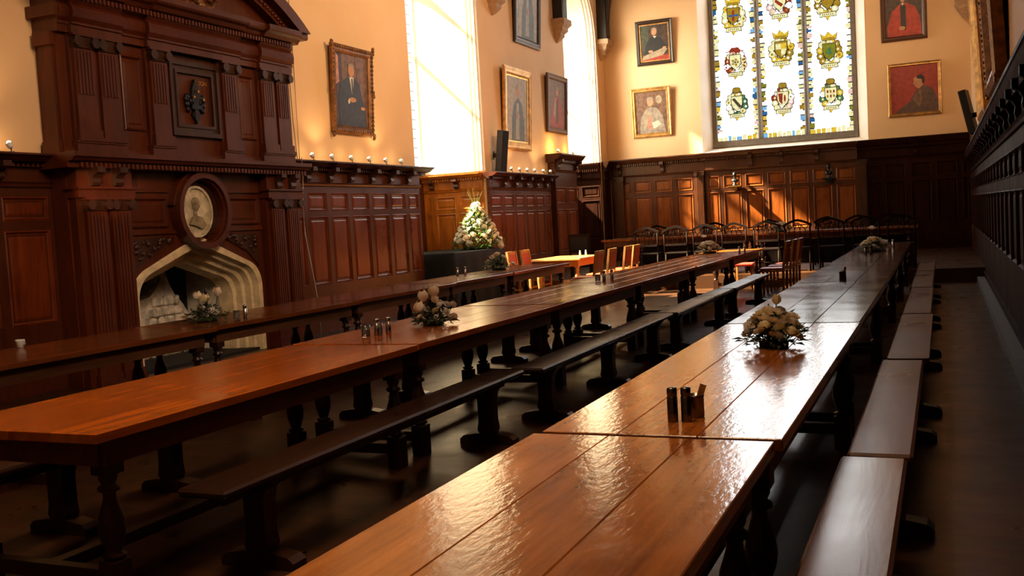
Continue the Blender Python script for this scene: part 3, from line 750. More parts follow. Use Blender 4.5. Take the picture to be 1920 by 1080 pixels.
# overmantel
om = MB(TC); g0, g1 = 7.84, 11.82
om.box(g0, g1, .004, .30, 2.49, 3.74)
for (a, c) in ((7.96, 8.64), (9.06, 9.42), (10.32, 10.69), (11.12, 11.80)):
    om.box(a, c, .30, .345, 2.49, 3.74); om.box(a-.015, c+.015, .30, .385, 2.49, 2.60); om.box(a-.015, c+.015, .30, .40, 2.60, 2.625)
om.box(g0-.02, g1+.02, .004, .33, 2.49, 2.56)
om.build('overmantel', 'fire_wood', CH)
for (u0, u1) in ((7.99, 8.27), (8.33, 8.61), (9.10, 9.38), (10.36, 10.65), (11.15, 11.43), (11.49, 11.77)):
    pilaster(TC, u0, u1, .345, .385, 2.62, 3.70, CH, mat='fire_wood', flutes=5, top=.30)
# pilaster on the left return
b_ = MB(TC); b_.box(g0-.03, g0, .08, .26, 2.62, 3.70); b_.box(g0-.06, g0, .05, .29, 2.49, 2.62); b_.box(g0-.07, g0, .05, .29, 3.57, 3.70)
b_.build('return_pilaster', 'fire_wood', CH)
for (a, c) in ((8.70, 9.03), (10.74, 11.07)):
    panel_mb(TC, a, c, .30, 2.78, 3.58).build('panel', 'fire_wood', CH)
# central picture-frame panel with fleur-de-lis
b_ = MB(TC)
def frame_ring(mb, u0, u1, z0, z1, t, w0, w1):
    mb.box(u0, u1, w0, w1, z0, z0+t); mb.box(u0, u1, w0, w1, z1-t, z1); mb.box(u0, u0+t, w0, w1, z0+t, z1-t); mb.box(u1-t, u1, w0, w1, z0+t, z1-t)
frame_ring(b_, 9.43, 10.31, 2.76, 3.62, .05, .30, .37); frame_ring(b_, 9.48, 10.26, 2.81, 3.57, .05, .30, .345); frame_ring(b_, 9.53, 10.21, 2.86, 3.52, .035, .30, .36)
b_.build('frame', 'carved', CH)
b_ = MB(TC); b_.box(9.565, 10.175, .30, .315, 2.895, 3.485); fp = b_.build('emblem_panel', 'fire_wood', CH)
b_ = MB(TC)
def flat(mb, pl, w0, w1):
    n = len(pl); mb.add([(p[0], w0, p[1]) for p in pl]+[(p[0], w1, p[1]) for p in pl], [tuple(range(n)), tuple(range(n, 2*n))]+[(i, (i+1) % n, n+(i+1) % n, n+i) for i in range(n)])
fc, fz = 9.87, 3.17
flat(b_, [(fc, fz+.26), (fc+.055, fz+.15), (fc+.075, fz+.06), (fc+.045, fz-.03), (fc, fz-.08), (fc-.045, fz-.03), (fc-.075, fz+.06), (fc-.055, fz+.15)], .315, .36)
for sg in (-1, 1):
    for k, (a, c) in enumerate(zip([(.05, -.05), (.085, .03), (.115, .075), (.15, .08), (.175, .05), (.17, -.02), (.14, -.09)], [(.02, -.06), (.06, -.02), (.095, .01), (.125, .02), (.13, .0), (.12, -.05), (.115, -.10)])):
        b_.ball((fc+sg*(a[0]+c[0])/2, .335, fz+(a[1]+c[1])/2), .038, 8, 5, (1.0, .7, 1.1))
    flat(b_, [(fc+sg*.02, fz-.09), (fc+sg*.075, fz-.15), (fc+sg*.05, fz-.19), (fc, fz-.14)], .315, .35)
flat(b_, [(fc-.09, fz-.04), (fc+.09, fz-.04), (fc+.09, fz-.09), (fc-.09, fz-.09)], .315, .37)
flat(b_, [(fc-.03, fz-.08), (fc+.03, fz-.08), (fc+.035, fz-.20), (fc, fz-.26), (fc-.035, fz-.20)], .315, .36)
fl = b_.build('fleur_de_lis', 'iron', fp)
for (du, dz) in ((-.045, .05), (.035, .12), (.12, .03)):
    b_ = MB(TC); flat(b_, [(fc+du+(.022 if k % 2 == 0 else .009)*math.sin(2*PI*k/10), fz+dz+(.022 if k % 2 == 0 else .009)*math.cos(2*PI*k/10)) for k in range(10)], .36, .378)
    b_.build('star', 'gold', fp)
tx = bpy.data.curves.new('lettering', 'FONT'); tx.body = 'T  SON'; tx.size = .075; tx.extrude = .003; tx.align_x = 'LEFT'
tmp = bpy.data.objects.new('lettering_curve', tx); COL.objects.link(tmp); bpy.context.view_layer.update()
me_ = bpy.data.meshes.new_from_object(tmp.evaluated_get(bpy.context.evaluated_depsgraph_get())); bpy.data.objects.remove(tmp)
to = bpy.data.objects.new('lettering', me_); COL.objects.link(to); me_.materials.clear(); me_.materials.append(M['gilt']); to.parent = fp
to.rotation_euler = (PI/2, 0, PI/2); to.location = (.318, fc+.02-9.78, 3.42)
# entablature with break-fronts
b_ = MB(TC)
prof = lambda d: [(.004, 3.70), (.36+d, 3.70), (.36+d, 3.77), (.38+d, 3.78), (.38+d, 3.80), (.365+d, 3.81), (.40+d, 3.85), (.41+d, 3.90), (.40+d, 3.95), (.365+d, 3.985), (.38+d, 4.0), (.40+d, 4.02), (.40+d, 4.08), (.46+d, 4.09), (.50+d, 4.13), (.55+d, 4.15), (.57+d, 4.17), (.57+d, 4.23), (.004, 4.23)]
strip(b_, g0-.02, g1+.04, prof(0)); 
strip(b_, g0-.24, g1+.24, [(.006, 4.152), (.545, 4.152), (.564, 4.172), (.564, 4.227), (.006, 4.227)]); strip(b_, g0-.14, g1+.14, [(.006, 4.092), (.455, 4.092), (.495, 4.148), (.006, 4.148)]); strip(b_, g0-.09, g1+.10, [(.006, 3.842), (.396, 3.842), (.396, 3.958), (.006, 3.958)])
for (a, c) in ((7.95, 8.66), (9.05, 10.70), (11.11, 11.83)): strip(b_, a, c, prof(.055))
u = g0
while u < g1-.04:
    b_.box(u, u+.03, .40, .485, 4.025, 4.075); u += .058
b_.build('entablature', 'fire_wood', CH)
# segmental pediment
b_ = MB(TC); c0 = (g0+g1)/2; hw = (g1-g0)/2+.24; rise = .78; zc = 4.23
R_ = (hw*hw+rise*rise)/(2*rise); th = math.asin(hw/R_)
A1 = [(c0+R_*math.sin(-th+2*th*k/24), zc+rise-R_+R_*math.cos(-th+2*th*k/24)) for k in range(25)]
A2 = [(c0+(R_-.16)*math.sin(-th+2*th*k/24), max(zc+.001, zc+rise-R_+(R_-.16)*math.cos(-th+2*th*k/24))) for k in range(25)]
A3 = [(c0+(R_-.28)*math.sin(-th+2*th*k/24), max(zc, zc+rise-R_+(R_-.28)*math.cos(-th+2*th*k/24))) for k in range(25)]
for k in range(24):
    for (P, Q, w_) in ((A1, A2, .62), (A2, A3, .48)):
        pl = [P[k], P[k+1], Q[k+1], Q[k]]
        b_.add([(p[0], .004, p[1]) for p in pl]+[(p[0], w_, p[1]) for p in pl], [(0,1,2,3),(4,7,6,5),(0,4,5,1),(1,5,6,2),(2,6,7,3),(3,7,4,0)])
    t = -th+2*th*(k+.5)/24
    for q in (-.35, 0, .35):
        tt = t+q*2*th/24; cu, cz = c0+(R_-.22)*math.sin(tt), zc+rise-R_+(R_-.22)*math.cos(tt)
        if cz > zc+.05: b_.ball((cu, .49, cz), .026, 6, 4)
b_.build('pediment', 'fire_wood', CH)
b_ = MB(TC); pl = [(c0-hw+.2, zc)]+[p for p in A3 if p[1] > zc]+[(c0+hw-.2, zc)]
flat(b_, pl, .01, .34); b_.build('tympanum', 'fire_wood', CH)
b_ = MB(TC); rnd = random.Random(9)
for k in range(18):
    uu = rnd.uniform(-.42, .42); b_.ball((c0+uu, .36, zc+.06+rnd.uniform(0, .32*(1-abs(uu)/.5))), rnd.uniform(.035, .07), 8, 5, (1.1, .7, .9))
for sg in (-1, 1):
    b_.tube([TCp for TCp in [(c0+sg*.2, .38, zc+.05), (c0+sg*.42, .38, zc+.08), (c0+sg*.52, .38, zc+.17), (c0+sg*.44, .38, zc+.22), (c0+sg*.40, .38, zc+.15)]], .03, 6)
b_.build('pediment_carving', 'gilt_dark', CH)

# ------------------------------------------------------------------ tables
def turned_leg(h0, h1, r=.05):
    """vase-shaped baluster between square blocks; profile (r,z)"""
    H = h1-h0; P = [(.55, 0), (.95, .03), (.95, .06), (.6, .08), (.72, .14), (1.0, .26), (1.12, .38), (1.0, .50), (.72, .62), (.55, .70), (.52, .78), (.9, .81), (.9, .85), (.55, .88), (.75, .94), (.8, 1.0)]
    return [(r*a, h0+H*z) for a, z in P]
def make_table(W, L, top, h=.76, label='', legblock=.095, boards=3, name='refectory_table'):
    e = empty(name, cat='table')
    b_ = MB(); bw = W/boards
    for k in range(boards): b_.bbox(-W/2+k*bw+.0006, -W/2+(k+1)*bw-.0006, 0, L, h-.042, h, .003)
    b_.build('tabletop', top, e)
    b_ = MB(); ix, iy = W/2-.075, .10
    for sx in (-1, 1): b_.box(sx*ix-.014, sx*ix+.014, iy, L-iy, h-.155, h-.042)
    for y in (iy, L-iy): b_.box(-ix+.014, ix-.014, y-.014, y+.014, h-.155, h-.042)
    b_.build('apron', 'apron', e)
    lb = legblock/2
    for sx in (-1, 1):
        for y in (iy+.05, L-iy-.05):
            x = sx*(ix-.035); b_ = MB()
            b_.bbox(x-lb, x+lb, y-lb, y+lb, h-.20, h-.043, .004); b_.bbox(x-lb, x+lb, y-lb, y+lb, 0, .20, .004)
            b_.lathe(turned_leg(.20, h-.20, lb*1.08), (x, y, 0), 14)
            b_.build('leg', 'leg', e)
    b_ = MB()
    for y in (iy+.05, L-iy-.05): b_.bbox(-ix+.08, ix-.08, y-.03, y+.03, .09, .155, .004)
    b_.bbox(-.035, .035, iy+.08, L-iy-.08, .095, .15, .004)
    b_.build('stretcher', 'leg', e)
    return e
def table_row(specs, W, top, xs, labels, group, boards=3):
    for (y0, y1, x), lb in zip(specs, labels):
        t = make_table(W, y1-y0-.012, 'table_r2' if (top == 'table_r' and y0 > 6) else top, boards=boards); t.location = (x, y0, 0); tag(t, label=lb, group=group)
RR = [(.15, 3.2, -.925), (3.225, 6.52, -.905), (6.54, 9.95, -.91), (9.97, 13.3, -.92), (13.32, 16.2, -.93), (16.22, 18.95, -.94)]
table_row(RR, .83, 'table_r', None, ['nearest long oak table with honey top filling the bottom of the view', 'second oak table of the right-hand row, gleaming white, with the big flower arrangement',
  'third oak table of the right-hand row, beyond the large flower arrangement', 'fourth oak table of the right-hand row, with a small dark condiment holder', 'fifth oak table of the right-hand row, just before the far flowers', 'last oak table of the right-hand row, ending at the dais with white flowers on it'], 'oak tables of the right-hand row')
MR = [(2.9, 5.55, -3.58), (5.59, 8.2, -3.60), (8.24, 10.88, -3.615), (10.91, 13.5, -3.62), (13.53, 16.2, -3.60), (16.23, 18.9, -3.58)]
table_row(MR, .98, 'table_m', None, ['bare amber oak table nearest the viewer in the middle row', 'second amber table of the middle row, with tulips and steel shakers on it',
  'third table of the middle row, its near seam just behind the tulips', 'fourth table of the middle row, with steel shakers and a glass on it', 'fifth table of the middle row, holding round white flowers', 'farthest table of the middle row, brightly sunlit at its end'], 'oak tables of the middle row', 4)
LR = [(3.6, 6.75, -6.13), (6.78, 9.15, -6.2), (9.18, 11.6, -6.27), (11.63, 13.65, -6.35), (13.68, 16.1, -6.35)]
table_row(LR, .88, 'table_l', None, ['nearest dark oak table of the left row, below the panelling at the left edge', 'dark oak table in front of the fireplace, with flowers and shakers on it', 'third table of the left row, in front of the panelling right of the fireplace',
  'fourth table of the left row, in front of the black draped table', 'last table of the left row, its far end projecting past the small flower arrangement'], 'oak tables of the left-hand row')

# ------------------------------------------------------------------ benches
def make_bench(L, top='bench', W=.26, round_=False):
    e = empty('bench', cat='bench')
    b_ = MB(); h = .45
    if round_:
        r = .035; pts = []
        for (cx, cy, a0) in ((W/2-r, L-r, 0), (-W/2+r, L-r, PI/2), (-W/2+r, r, PI), (W/2-r, r, 1.5*PI)):
            for k in range(5): pts.append((cx+r*math.cos(a0+k*PI/8), cy+r*math.sin(a0+k*PI/8)))
        b_.prism(pts, h-.038, h, 'z')
    else: b_.bbox(-W/2, W/2, 0, L, h-.038, h, .012)
    b_.build('seat', top, e)
    b_ = MB(); b_.box(-.02, .02, .12, L-.12, h-.10, h-.038); b_.build('rail', 'bench', e)
    ys = [.38, L-.38] if L < 3.3 else [.38, L/2, L-.38]
    for y in ys:
        b_ = MB()
        pl = [(-.05, .07), (-.065, .10), (-.055, .16), (-.055, .30), (-.07, .36), (-.115, .41), (.115, .41), (.07, .36), (.055, .30), (.055, .16), (.065, .10), (.05, .07)]
        b_.prism(pl, y-.045, y+.045, 'y')
        b_.prism([(-.20, 0), (-.20, .035), (-.17, .06), (-.08, .075), (.08, .075), (.17, .06), (.20, .035), (.20, 0)], y-.05, y+.05, 'y')
        b_.build('leg', 'leg', e)
    return e
def benches(specs, x, top, group, dx=None):
    for (y0, y1, xx, lb, rd) in specs:
        t = make_bench(y1-y0-.02, 'bench_brown' if (top == 'benchlight' and y0 > 4) else top, round_=rd); t.location = (xx, y0, 0); tag(t, label=lb, group=group)
benches([(3.25, 6.52, -2.90, 'black oak bench along the near middle table, its end nearest the viewer', False), (6.55, 10.35, -2.78, 'black oak bench with a bright edge, second along the middle row', False),
  (10.38, 13.5, -2.74, 'third dark bench along the right side of the middle row', False), (13.52, 16.4, -2.72, 'farthest grey-lit bench on the right side of the middle row', False)], 0, 'bench', 'benches on the right side of the middle row')
benches([(1.3, 4.33, -.29, 'nearest bench at the bottom right, gleaming silver grey', False), (4.36, 7.04, -.27, 'brown bench right of the right-hand tables, second from the viewer', False),
  (7.08, 9.9, -.24, 'round-cornered brown bench, third along the right-hand aisle', True), (9.94, 12.9, -.25, 'fourth dim bench along the right-hand aisle', False), (12.94, 15.9, -.26, 'fifth dim bench along the right-hand aisle', False), (15.94, 18.6, -.26, 'farthest dim bench on the right-hand aisle by the dais', False)], 0, 'benchlight', 'benches along the right-hand aisle')
benches([(1.5, 4.2, -4.32, 'dark bench on the far side of the nearest middle table, at the left edge', False), (4.24, 7.2, -4.33, 'dark bench half hidden behind the first middle table', False), (7.24, 10.2, -4.35, 'dark bench behind the table holding the tulips', False), (10.24, 13.2, -4.36, 'dark bench behind the fourth table of the middle row', False)], 0, 'bench', 'benches on the left side of the middle row')
benches([(4.2, 7.0, -5.42, 'dark bench on the aisle side of the nearest left-hand table', False), (7.04, 9.9, -5.46, 'dark bench in front of the fireplace table', False), (9.94, 12.8, -5.52, 'dark bench beside the third left-hand table', False), (12.84, 15.6, -5.56, 'dark bench beside the last left-hand tables', False)], 0, 'bench', 'benches on the aisle side of the left-hand row')

# ------------------------------------------------------------------ condiments
TZ = .76
def make_shaker(mat):
    e = empty('shaker', cat='shaker')
    b_ = MB(); b_.lathe([(.0185, 0), (.019, .003), (.019, .092), (.0165, .094)], seg=16); b_.build('body', mat, e)
    b_ = MB(); b_.lathe([(.0168, .094), (.0185, .098), (.0185, .118), (.016, .124), (.004, .126)], seg=16); b_.build('cap', mat, e)
    return e
def make_pot(mat, packet=True):
    e = empty('sauce_pot', cat='pot')
    b_ = MB(); b_.lathe([(.030, 0), (.034, .004), (.034, .075), (.036, .08), (.031, .082), (.030, .01)], seg=18); b_.build('cup', mat, e)
    if packet:
        b_ = MB(); b_.add([(-.012, 0, .02), (.012, 0, .02), (.045, .004, .115), (.022, .004, .122), (-.012, .004, .02), (.012, .004, .02), (.045, .008, .115), (.022, .008, .122)], [(0,1,2,3),(4,7,6,5),(0,4,5,1),(1,5,6,2),(2,6,7,3),(3,7,4,0)])
        b_.build('sachet', 'gilt', e)
    return e
shk = make_shaker('steel'); shk['group'] = 'steel salt and pepper shakers'
place_all(shk, [((-3.655, 5.98, TZ), 0, 'front steel shaker of the pair left of the tulips'), ((-3.62, 6.08, TZ), 0, 'rear steel shaker of the pair, nearer the tulips'),
  ((-6.62, 13.20, TZ), 0, 'left steel shaker on the table before the black draped table'), ((-6.56, 13.34, TZ), 0, 'right steel shaker on the table before the black draped table'),
  ((-5.93, 7.42, TZ), 0, 'dark steel shaker beside the flowers in front of the fireplace'),
  ((-3.64, 11.05, TZ), 0, 'left steel shaker of the pair on the fourth middle table'), ((-3.60, 11.22, TZ), 0, 'right steel shaker of the pair on the fourth middle table'),
  ((-3.16, 16.9, TZ), 0, 'left of two sun-bright shakers on the farthest middle table'), ((-3.10, 17.05, TZ), 0, 'right of two sun-bright shakers on the farthest middle table'),
  ((-.83, 17.1, TZ), 0, 'left of two shakers right of the far flowers on the right-hand row'), ((-.75, 17.15, TZ), 0, 'right of two shakers right of the far flowers on the right-hand row')])
shd = make_shaker('steel_dark'); shd['group'] = 'dark shakers on the right-hand row'
place_all(shd, [((-.902, 3.44, TZ), 0, 'left dark steel shaker on the nearest glossy table'), ((-.855, 3.45, TZ), 0, 'right dark steel shaker on the nearest glossy table'),
  ((-1.03, 15.1, TZ), 0, 'left dark shaker in front of the far flowers'), ((-.96, 15.1, TZ), 0, 'right dark shaker in front of the far flowers')])
pt = make_pot('steel_dark'); tag(pt, group='metal pots for sachets')
place_all(pt, [((-.845, 3.54, TZ), 0, 'dark metal pot with a paper sachet behind the nearest shakers'), ((-.93, 10.35, TZ), .5, 'small dark condiment pot alone on the right-hand row')])
m, nt, b = nmat('clear_tumbler'); b.inputs['Transmission Weight'].default_value = .9; b.inputs['Roughness'].default_value = .05; b.inputs['Base Color'].default_value = (.75, .65, .6, 1); M['tumbler'] = m
tb = MB(); tb.lathe([(.026, 0), (.030, .003), (.032, .085), (.030, .085), (.027, .008)], seg=18)
tmb = tb.build('glass_pot', 'tumbler'); tag(tmb, cat='glass', group='small glasses beside the shakers')
place_all(tmb, [((-3.72, 5.94, TZ), 0, 'small clear glass left of the shakers on the middle row'), ((-3.69, 6.06, TZ), 0, 'small clear glass behind the shakers on the middle row'), ((-5.93, 7.30, TZ), 0, 'small glass beside the dark shaker by the fireplace'), ((-3.70, 11.0, TZ), 0, 'small glass beside the shakers on the fourth middle table')])
b_ = MB(); b_.lathe([(.022, 0), (.026, .004), (.034, .05), (.036, .062), (.033, .062), (.024, .008)], seg=18)
cup = empty('white_cup', (-6.50, 5.45, TZ), label='small white cup alone on the nearest left-hand table', cat='cup'); b_.build('bowl', 'white', cup)
b_ = MB(); b_.tube([(.033, 0, .05), (.052, 0, .05), (.055, 0, .03), (.03, 0, .018)], .004); b_.build('handle', 'white', cup)

# ------------------------------------------------------------------ flowers
def mesh_tulip(mat, s=1):
    b_ = MB()
    b_.lathe([(.004, 0), (.017, .008), (.024, .022), (.024, .036), (.018, .050), (.010, .056)], seg=10)
    for k in range(5):
        a = 2*PI*k/5; c, s_ = math.cos(a), math.sin(a)
        P = [(.006, 0), (.024, .018), (.027, .036), (.021, .062)]
        vs = []
        for (r, z), w in zip(P, (.004, .016, .016, .003)):
            for q in (-1, 1): vs.append((r*c-q*w*s_, r*s_+q*w*c, z))
        b_.smooth = True; b_.add(vs, [(0,1,3,2),(2,3,5,4),(4,5,7,6)]); b_.smooth = False
    o = b_.build('flower', mat, fix=False); me = o.data; bpy.data.objects.remove(o); return me
def mesh_rose(mat, centre=None, R=.032, petals=11, flat_=.75):
    b_ = MB()
    b_.ball((0, 0, .012), R*.6, 8, 5, (1, 1, .8))
    for ring_, (n, r0, r1, z1, w) in enumerate(((petals, .35, 1.0, .45, .36), (petals-3, .3, .72, .85, .3), (5, .15, .4, 1.0, .26))):
        for k in range(n):
            a = 2*PI*k/n+ring_*.4; c, s_ = math.cos(a), math.sin(a)
            vs = []
            for (r, z, ww) in ((r0*R, .0, .4*w*R), ((r0+r1)/2*R, z1*R*.35*flat_, w*R), (r1*R, z1*R*flat_, w*R*.8)):
                for q in (-1, 1): vs.append((r*c-q*ww*s_, r*s_+q*ww*c, z))
            b_.smooth = True; b_.add(vs, [(0,1,3,2),(2,3,5,4)]); b_.smooth = False
    if centre is not None: b_.cur = 1; b_.ball((0, 0, R*.55), R*.22, 6, 4)
    o = b_.build('flower', [mat, centre or mat], fix=False); me = o.data; bpy.data.objects.remove(o); return me
FM = {'tulip': mesh_tulip('petal'), 'rose': mesh_rose('petal'), 'rosew': mesh_rose('petal_w'), 'daisy': mesh_rose('petal_w', 'petal_y', .03, 8, .25), 'rosey': mesh_rose('petal_y', None, .03), 'dusty': mesh_rose('petal_p', 'petal_p', .028, 8, .3), 'tulipy': mesh_tulip('petal_y')}
def foliage(seed, R, H, n, mats, blade=.05, leafw=.012, cone=False):
    rnd = random.Random(seed); b_ = MB()
    for i in range(n):
        b_.cur = rnd.randrange(len(mats))
        a = rnd.uniform(0, 2*PI); t = rnd.random()
        if cone:
            z = H*t*.96; r = R*(1-t)**.85*rnd.uniform(.35, 1.05)+.02; el = rnd.uniform(-.3, .9)
        else:
            el0 = rnd.uniform(.05, 1.45); rr = rnd.uniform(.35, 1.0); r = R*rr*math.cos(el0); z = H*rr*math.sin(el0)*.85+.01; el = el0*rnd.uniform(.2, 1.0)
        p = Vector((r*math.cos(a), r*math.sin(a), max(z, .012))); a2 = a+rnd.uniform(-.9, .9)
        d = Vector((math.cos(a2)*math.cos(el), math.sin(a2)*math.cos(el), math.sin(el))); sd = d.cross(Vector((0, 0, 1))).normalized()
        L = blade*rnd.uniform(.6, 1.5); w = leafw*rnd.uniform(.6, 1.3); mid = p+d*L*.5+Vector((0, 0, .006)); tip = p+d*L-Vector((0, 0, L*.15)); tip.z = max(tip.z, .004)
        b_.add([tuple(p), tuple(mid+sd*w), tuple(tip), tuple(mid-sd*w)], [(0,1,2,3)])
    return b_
def arrangement(loc, seed, R, H, flowers, label, nleaf=260, mats=('leaf', 'leaf2'), blade=.05, grp='white flower arrangements on the tables', stems=True, lw=.010, sc=1.0):
    e = empty('flower_arrangement', loc, label=label, cat='flowers', group=grp)
    b_ = MB(); b_.lathe([(R*.42, 0), (R*.46, .004), (R*.46, .03), (R*.40, .034)], seg=16); b_.build('dish', 'leaf', e)
    f_ = foliage(seed, R, H*.72, nleaf, mats, blade, lw)
    if stems:
        for (kind, x, y, z, s, tx_, ty_) in flowers:
            f_.cur = 0; f_.tube([(x*.3, y*.3, .02), (x*.8, y*.8, z*.6), (x, y, z)], .0028, 4)
    f_.build('foliage', list(mats), e, fix=False)
    for (kind, x, y, z, s, tx_, ty_) in flowers:
        o = bpy.data.objects.new('flower', FM[kind]); COL.objects.link(o); o.parent = e; o.location = (x, y, z); o.rotation_euler = (tx_, ty_, seed+x*50); o.scale = (s*sc,)*3
    return e
def dome(seed, n, R, H, kinds, s=(1, 1.3), zmin=.2):
    rnd = random.Random(seed); out = []; k = 0
    for i in range(n):
        a = i*2.39996+rnd.uniform(-.3, .3); t = zmin+(1-zmin)*((i+.5)/n); el = t*PI/2*.95
        r = R*math.cos(el)*rnd.uniform(.85, 1.05); z = max(.05, H*math.sin(el)*rnd.uniform(.8, .95))
        out.append((kinds[i % len(kinds)], r*math.cos(a), r*math.sin(a), z, rnd.uniform(*s), -math.sin(a)*(1.2-el)*.8, math.cos(a)*(1.2-el)*.8))
    return out
# nearest arrangement on the glossy right-hand table
arrangement((-.85, 5.42, TZ), 1, .17, .26, dome(4, 40, .15, .20, ['rosey', 'rose', 'rosew', 'rose', 'dusty'], (1.15, 1.6))+[('tulipy', .02, 0, .225, .9, 0, 0)], 'largest cream flower arrangement, silhouetted on the glossy right-hand table', 420, ('leaf', 'leaf2'), .06)
# tulip arrangement on the middle row
cr = Vector((math.cos(math.radians(32)), math.sin(math.radians(32)), 0))      # roughly across the view from here
def acr(d, depth, z): v = cr*d+Vector((-cr.y, cr.x, 0))*depth; return (v.x, v.y, z)
fl = [('tulip', *acr(-.115, -.02, .10), 1.5, .3, -.5), ('tulip', *acr(-.055, 0, .185), 1.35, 0, -.35), ('tulip', *acr(.02, 0, .215), 1.45, 0, .05), ('tulip', *acr(.03, 0, .165), 1.0, .1, .2),
      ('rosey', *acr(.02, -.06, .10), 1.25, 1.0, 0), ('daisy', *acr(.06, -.03, .15), 1.2, .8, .3), ('daisy', *acr(.09, -.05, .10), 1.3, .9, .3), ('dusty', *acr(.11, 0, .15), 1.1, .5, .6), ('daisy', *acr(.03, -.08, .06), 1.3, 1.2, 0),
      ('rosew', *acr(.155, 0, .14), 1.0, .3, .7), ('daisy', *acr(.15, -.05, .055), 1.2, 1.0, .5), ('daisy', *acr(.115, -.06, .045), 1.2, 1.1, .3), ('rose', *acr(-.095, -.05, .065), 1.1, .8, -.4), ('dusty', *acr(.065, .03, .165), 1.0, .4, .1), ('dusty', *acr(-.04, -.03, .12), 1.1, .6, -.1)]
arrangement((-3.57, 6.66, TZ), 2, .17, .17, fl, 'white tulips and daisies in greenery on the second middle table', 420, ('leaf', 'leaf2', 'leaf'), .055)
# in front of the fireplace
fl = [('tulip', *acr(-.07, 0, .20), 1.3, 0, -.2), ('tulip', *acr(.10, 0, .22), 1.4, 0, .1), ('tulipy', *acr(-.01, 0, .17), 1.4, 0, 0), ('daisy', *acr(0, -.05, .09), 1.3, 1, 0), ('daisy', *acr(-.03, -.05, .12), 1.2, 1, 0), ('daisy', *acr(.05, -.05, .10), 1.2, 1, 0), ('rose', *acr(-.2, 0, .05), 1.1, .5, -.5), ('dusty', *acr(.08, -.03, .08), 1.2, .8, 0), ('daisy', *acr(.02, -.06, .05), 1.2, 1.1, 0)]
arr = arrangement((-6.20, 7.22, TZ), 3, .20, .19, fl, 'white flowers with a dark finial in front of the stone fireplace', 420, ('leaf', 'leaf2'), .06)
b_ = MB(); b_.lathe([(.012, .12), (.022, .15), (.010, .17), (.024, .20), (.018, .23), (.012, .25), (.020, .265), (.006, .29), (.003, .31)], seg=10); b_.build('finial', 'iron', arr)
arrangement((-6.58, 14.62, TZ+.001), 5, .24, .24, [('tulip', *acr(.05, 0, .33), 1.7, 0, .1), ('rose', *acr(-.02, 0, .23), 1.9, .6, 0), ('rose', *acr(.08, 0, .18), 1.9, .6, .2), ('rosew', *acr(.22, 0, .07), 1.6, .5, .4), ('dusty', *acr(-.1, 0, .2), 1.7, .6, -.2), ('dusty', *acr(-.17, 0, .13), 1.7, .6, -.3), ('dusty', *acr(-.1, -.05, .08), 1.8, .8, -.2), ('rose', *acr(.05, -.06, .08), 1.5, .9, 0), ('dusty', *acr(-.16, -.05, .04), 1.6, .8, -.2)],
  'greyish flowers with one raised tulip, in front of the black draped table', 520, ('leaf2', 'leaf2', 'leaf'), .08)
arrangement((-3.84, 17.72, TZ), 6, .26, .22, dome(8, 20, .20, .20, ['rosew', 'rose', 'rosew'], (1.5, 2.1))+[('rosew', *acr(-.1, 0, .29), 1.8, 0, 0)], 'round white flowers on the sunlit far half of the middle row', 320, ('leaf', 'leaf2'), .08)
arrangement((-.98, 16.1, TZ), 7, .24, .24, dome(9, 20, .20, .20, ['rosey', 'rose', 'rosew'], (1.5, 2.0))+[('rosew', -.02, 0, .34, 1.9, 0, 0)], 'cream flowers on the right-hand row near the dais', 320, ('leaf', 'leaf2'), .08)

# ------------------------------------------------------------------ black draped table with the flower pyramid
bt = empty('draped_table', (-9.24, 17.56, 0), label='waist-high table covered to the floor in black cloth, in the near window bay', cat='table')
b_ = MB(); n = 10
pts = [(-.62, -1.42), (.62, -1.42)]+[(.62-.0*k, -1.42) for k in ()]+[(.92*math.cos(-PI/2*.35+0), -1.3)][:0]
outl = [(-.62, -1.40), (.65, -1.40), (.85, -1.32), (.98, -1.2), (1.02, .8), (.98, 1.1), (.82, 1.32), (.55, 1.40), (-.62, 1.40)]
b_.prism(outl, .955, 1.0, 'z'); b_.build('tabletop', 'cloth', bt)
b_ = MB(); rnd = random.Random(1)
# cloth with gentle folds
N_ = 120; per = []
def outline_pt(t):
    L = [math.dist(outl[i], outl[(i+1) % len(outl)]) for i in range(len(outl))]; T_ = sum(L)*t; i = 0
    while T_ > L[i]: T_ -= L[i]; i += 1
    a, c = outl[i], outl[(i+1) % len(outl)]; q = T_/L[i]; return (a[0]+(c[0]-a[0])*q, a[1]+(c[1]-a[1])*q)
P0 = [outline_pt(k/N_) for k in range(N_)]
top_ = [(x*1.004, y*1.004, 1.004) for x, y in P0]; low = [(x*(1.012+.016*math.sin(k*.9)), y*(1.006+.008*math.sin(k*.9)), .02) for k, (x, y) in enumerate(P0)]
mid = [(x*(1.01+.006*math.sin(k*.9)), y*(1.005+.003*math.sin(k*.9)), .85) for k, (x, y) in enumerate(P0)]
b_.smooth = True; b_.add(top_+mid+low, [(k, (k+1) % N_, N_+(k+1) % N_, N_+k) for k in range(N_)]+[(N_+k, N_+(k+1) % N_, 2*N_+(k+1) % N_, 2*N_+k) for k in range(N_)]+[tuple(range(N_))])
b_.build('cloth', 'cloth', bt)
FP = empty('flower_pyramid', (-8.70, 18.35, 1.012), label='large sunlit pyramid of white flowers and greenery on the black table', cat='flowers')
b_ = MB(); b_.lathe([(.28, 0), (.30, .005), (.30, .05), (.26, .055)], seg=20); b_.build('dish', 'leaf', FP)
foliage(21, .50, .86, 1500, ('leaf3', 'leaf2', 'leaf', 'leaf3'), .12, .016, True).build('foliage', ['leaf3', 'leaf2', 'leaf', 'leaf3'], FP, fix=False)
rnd = random.Random(77)
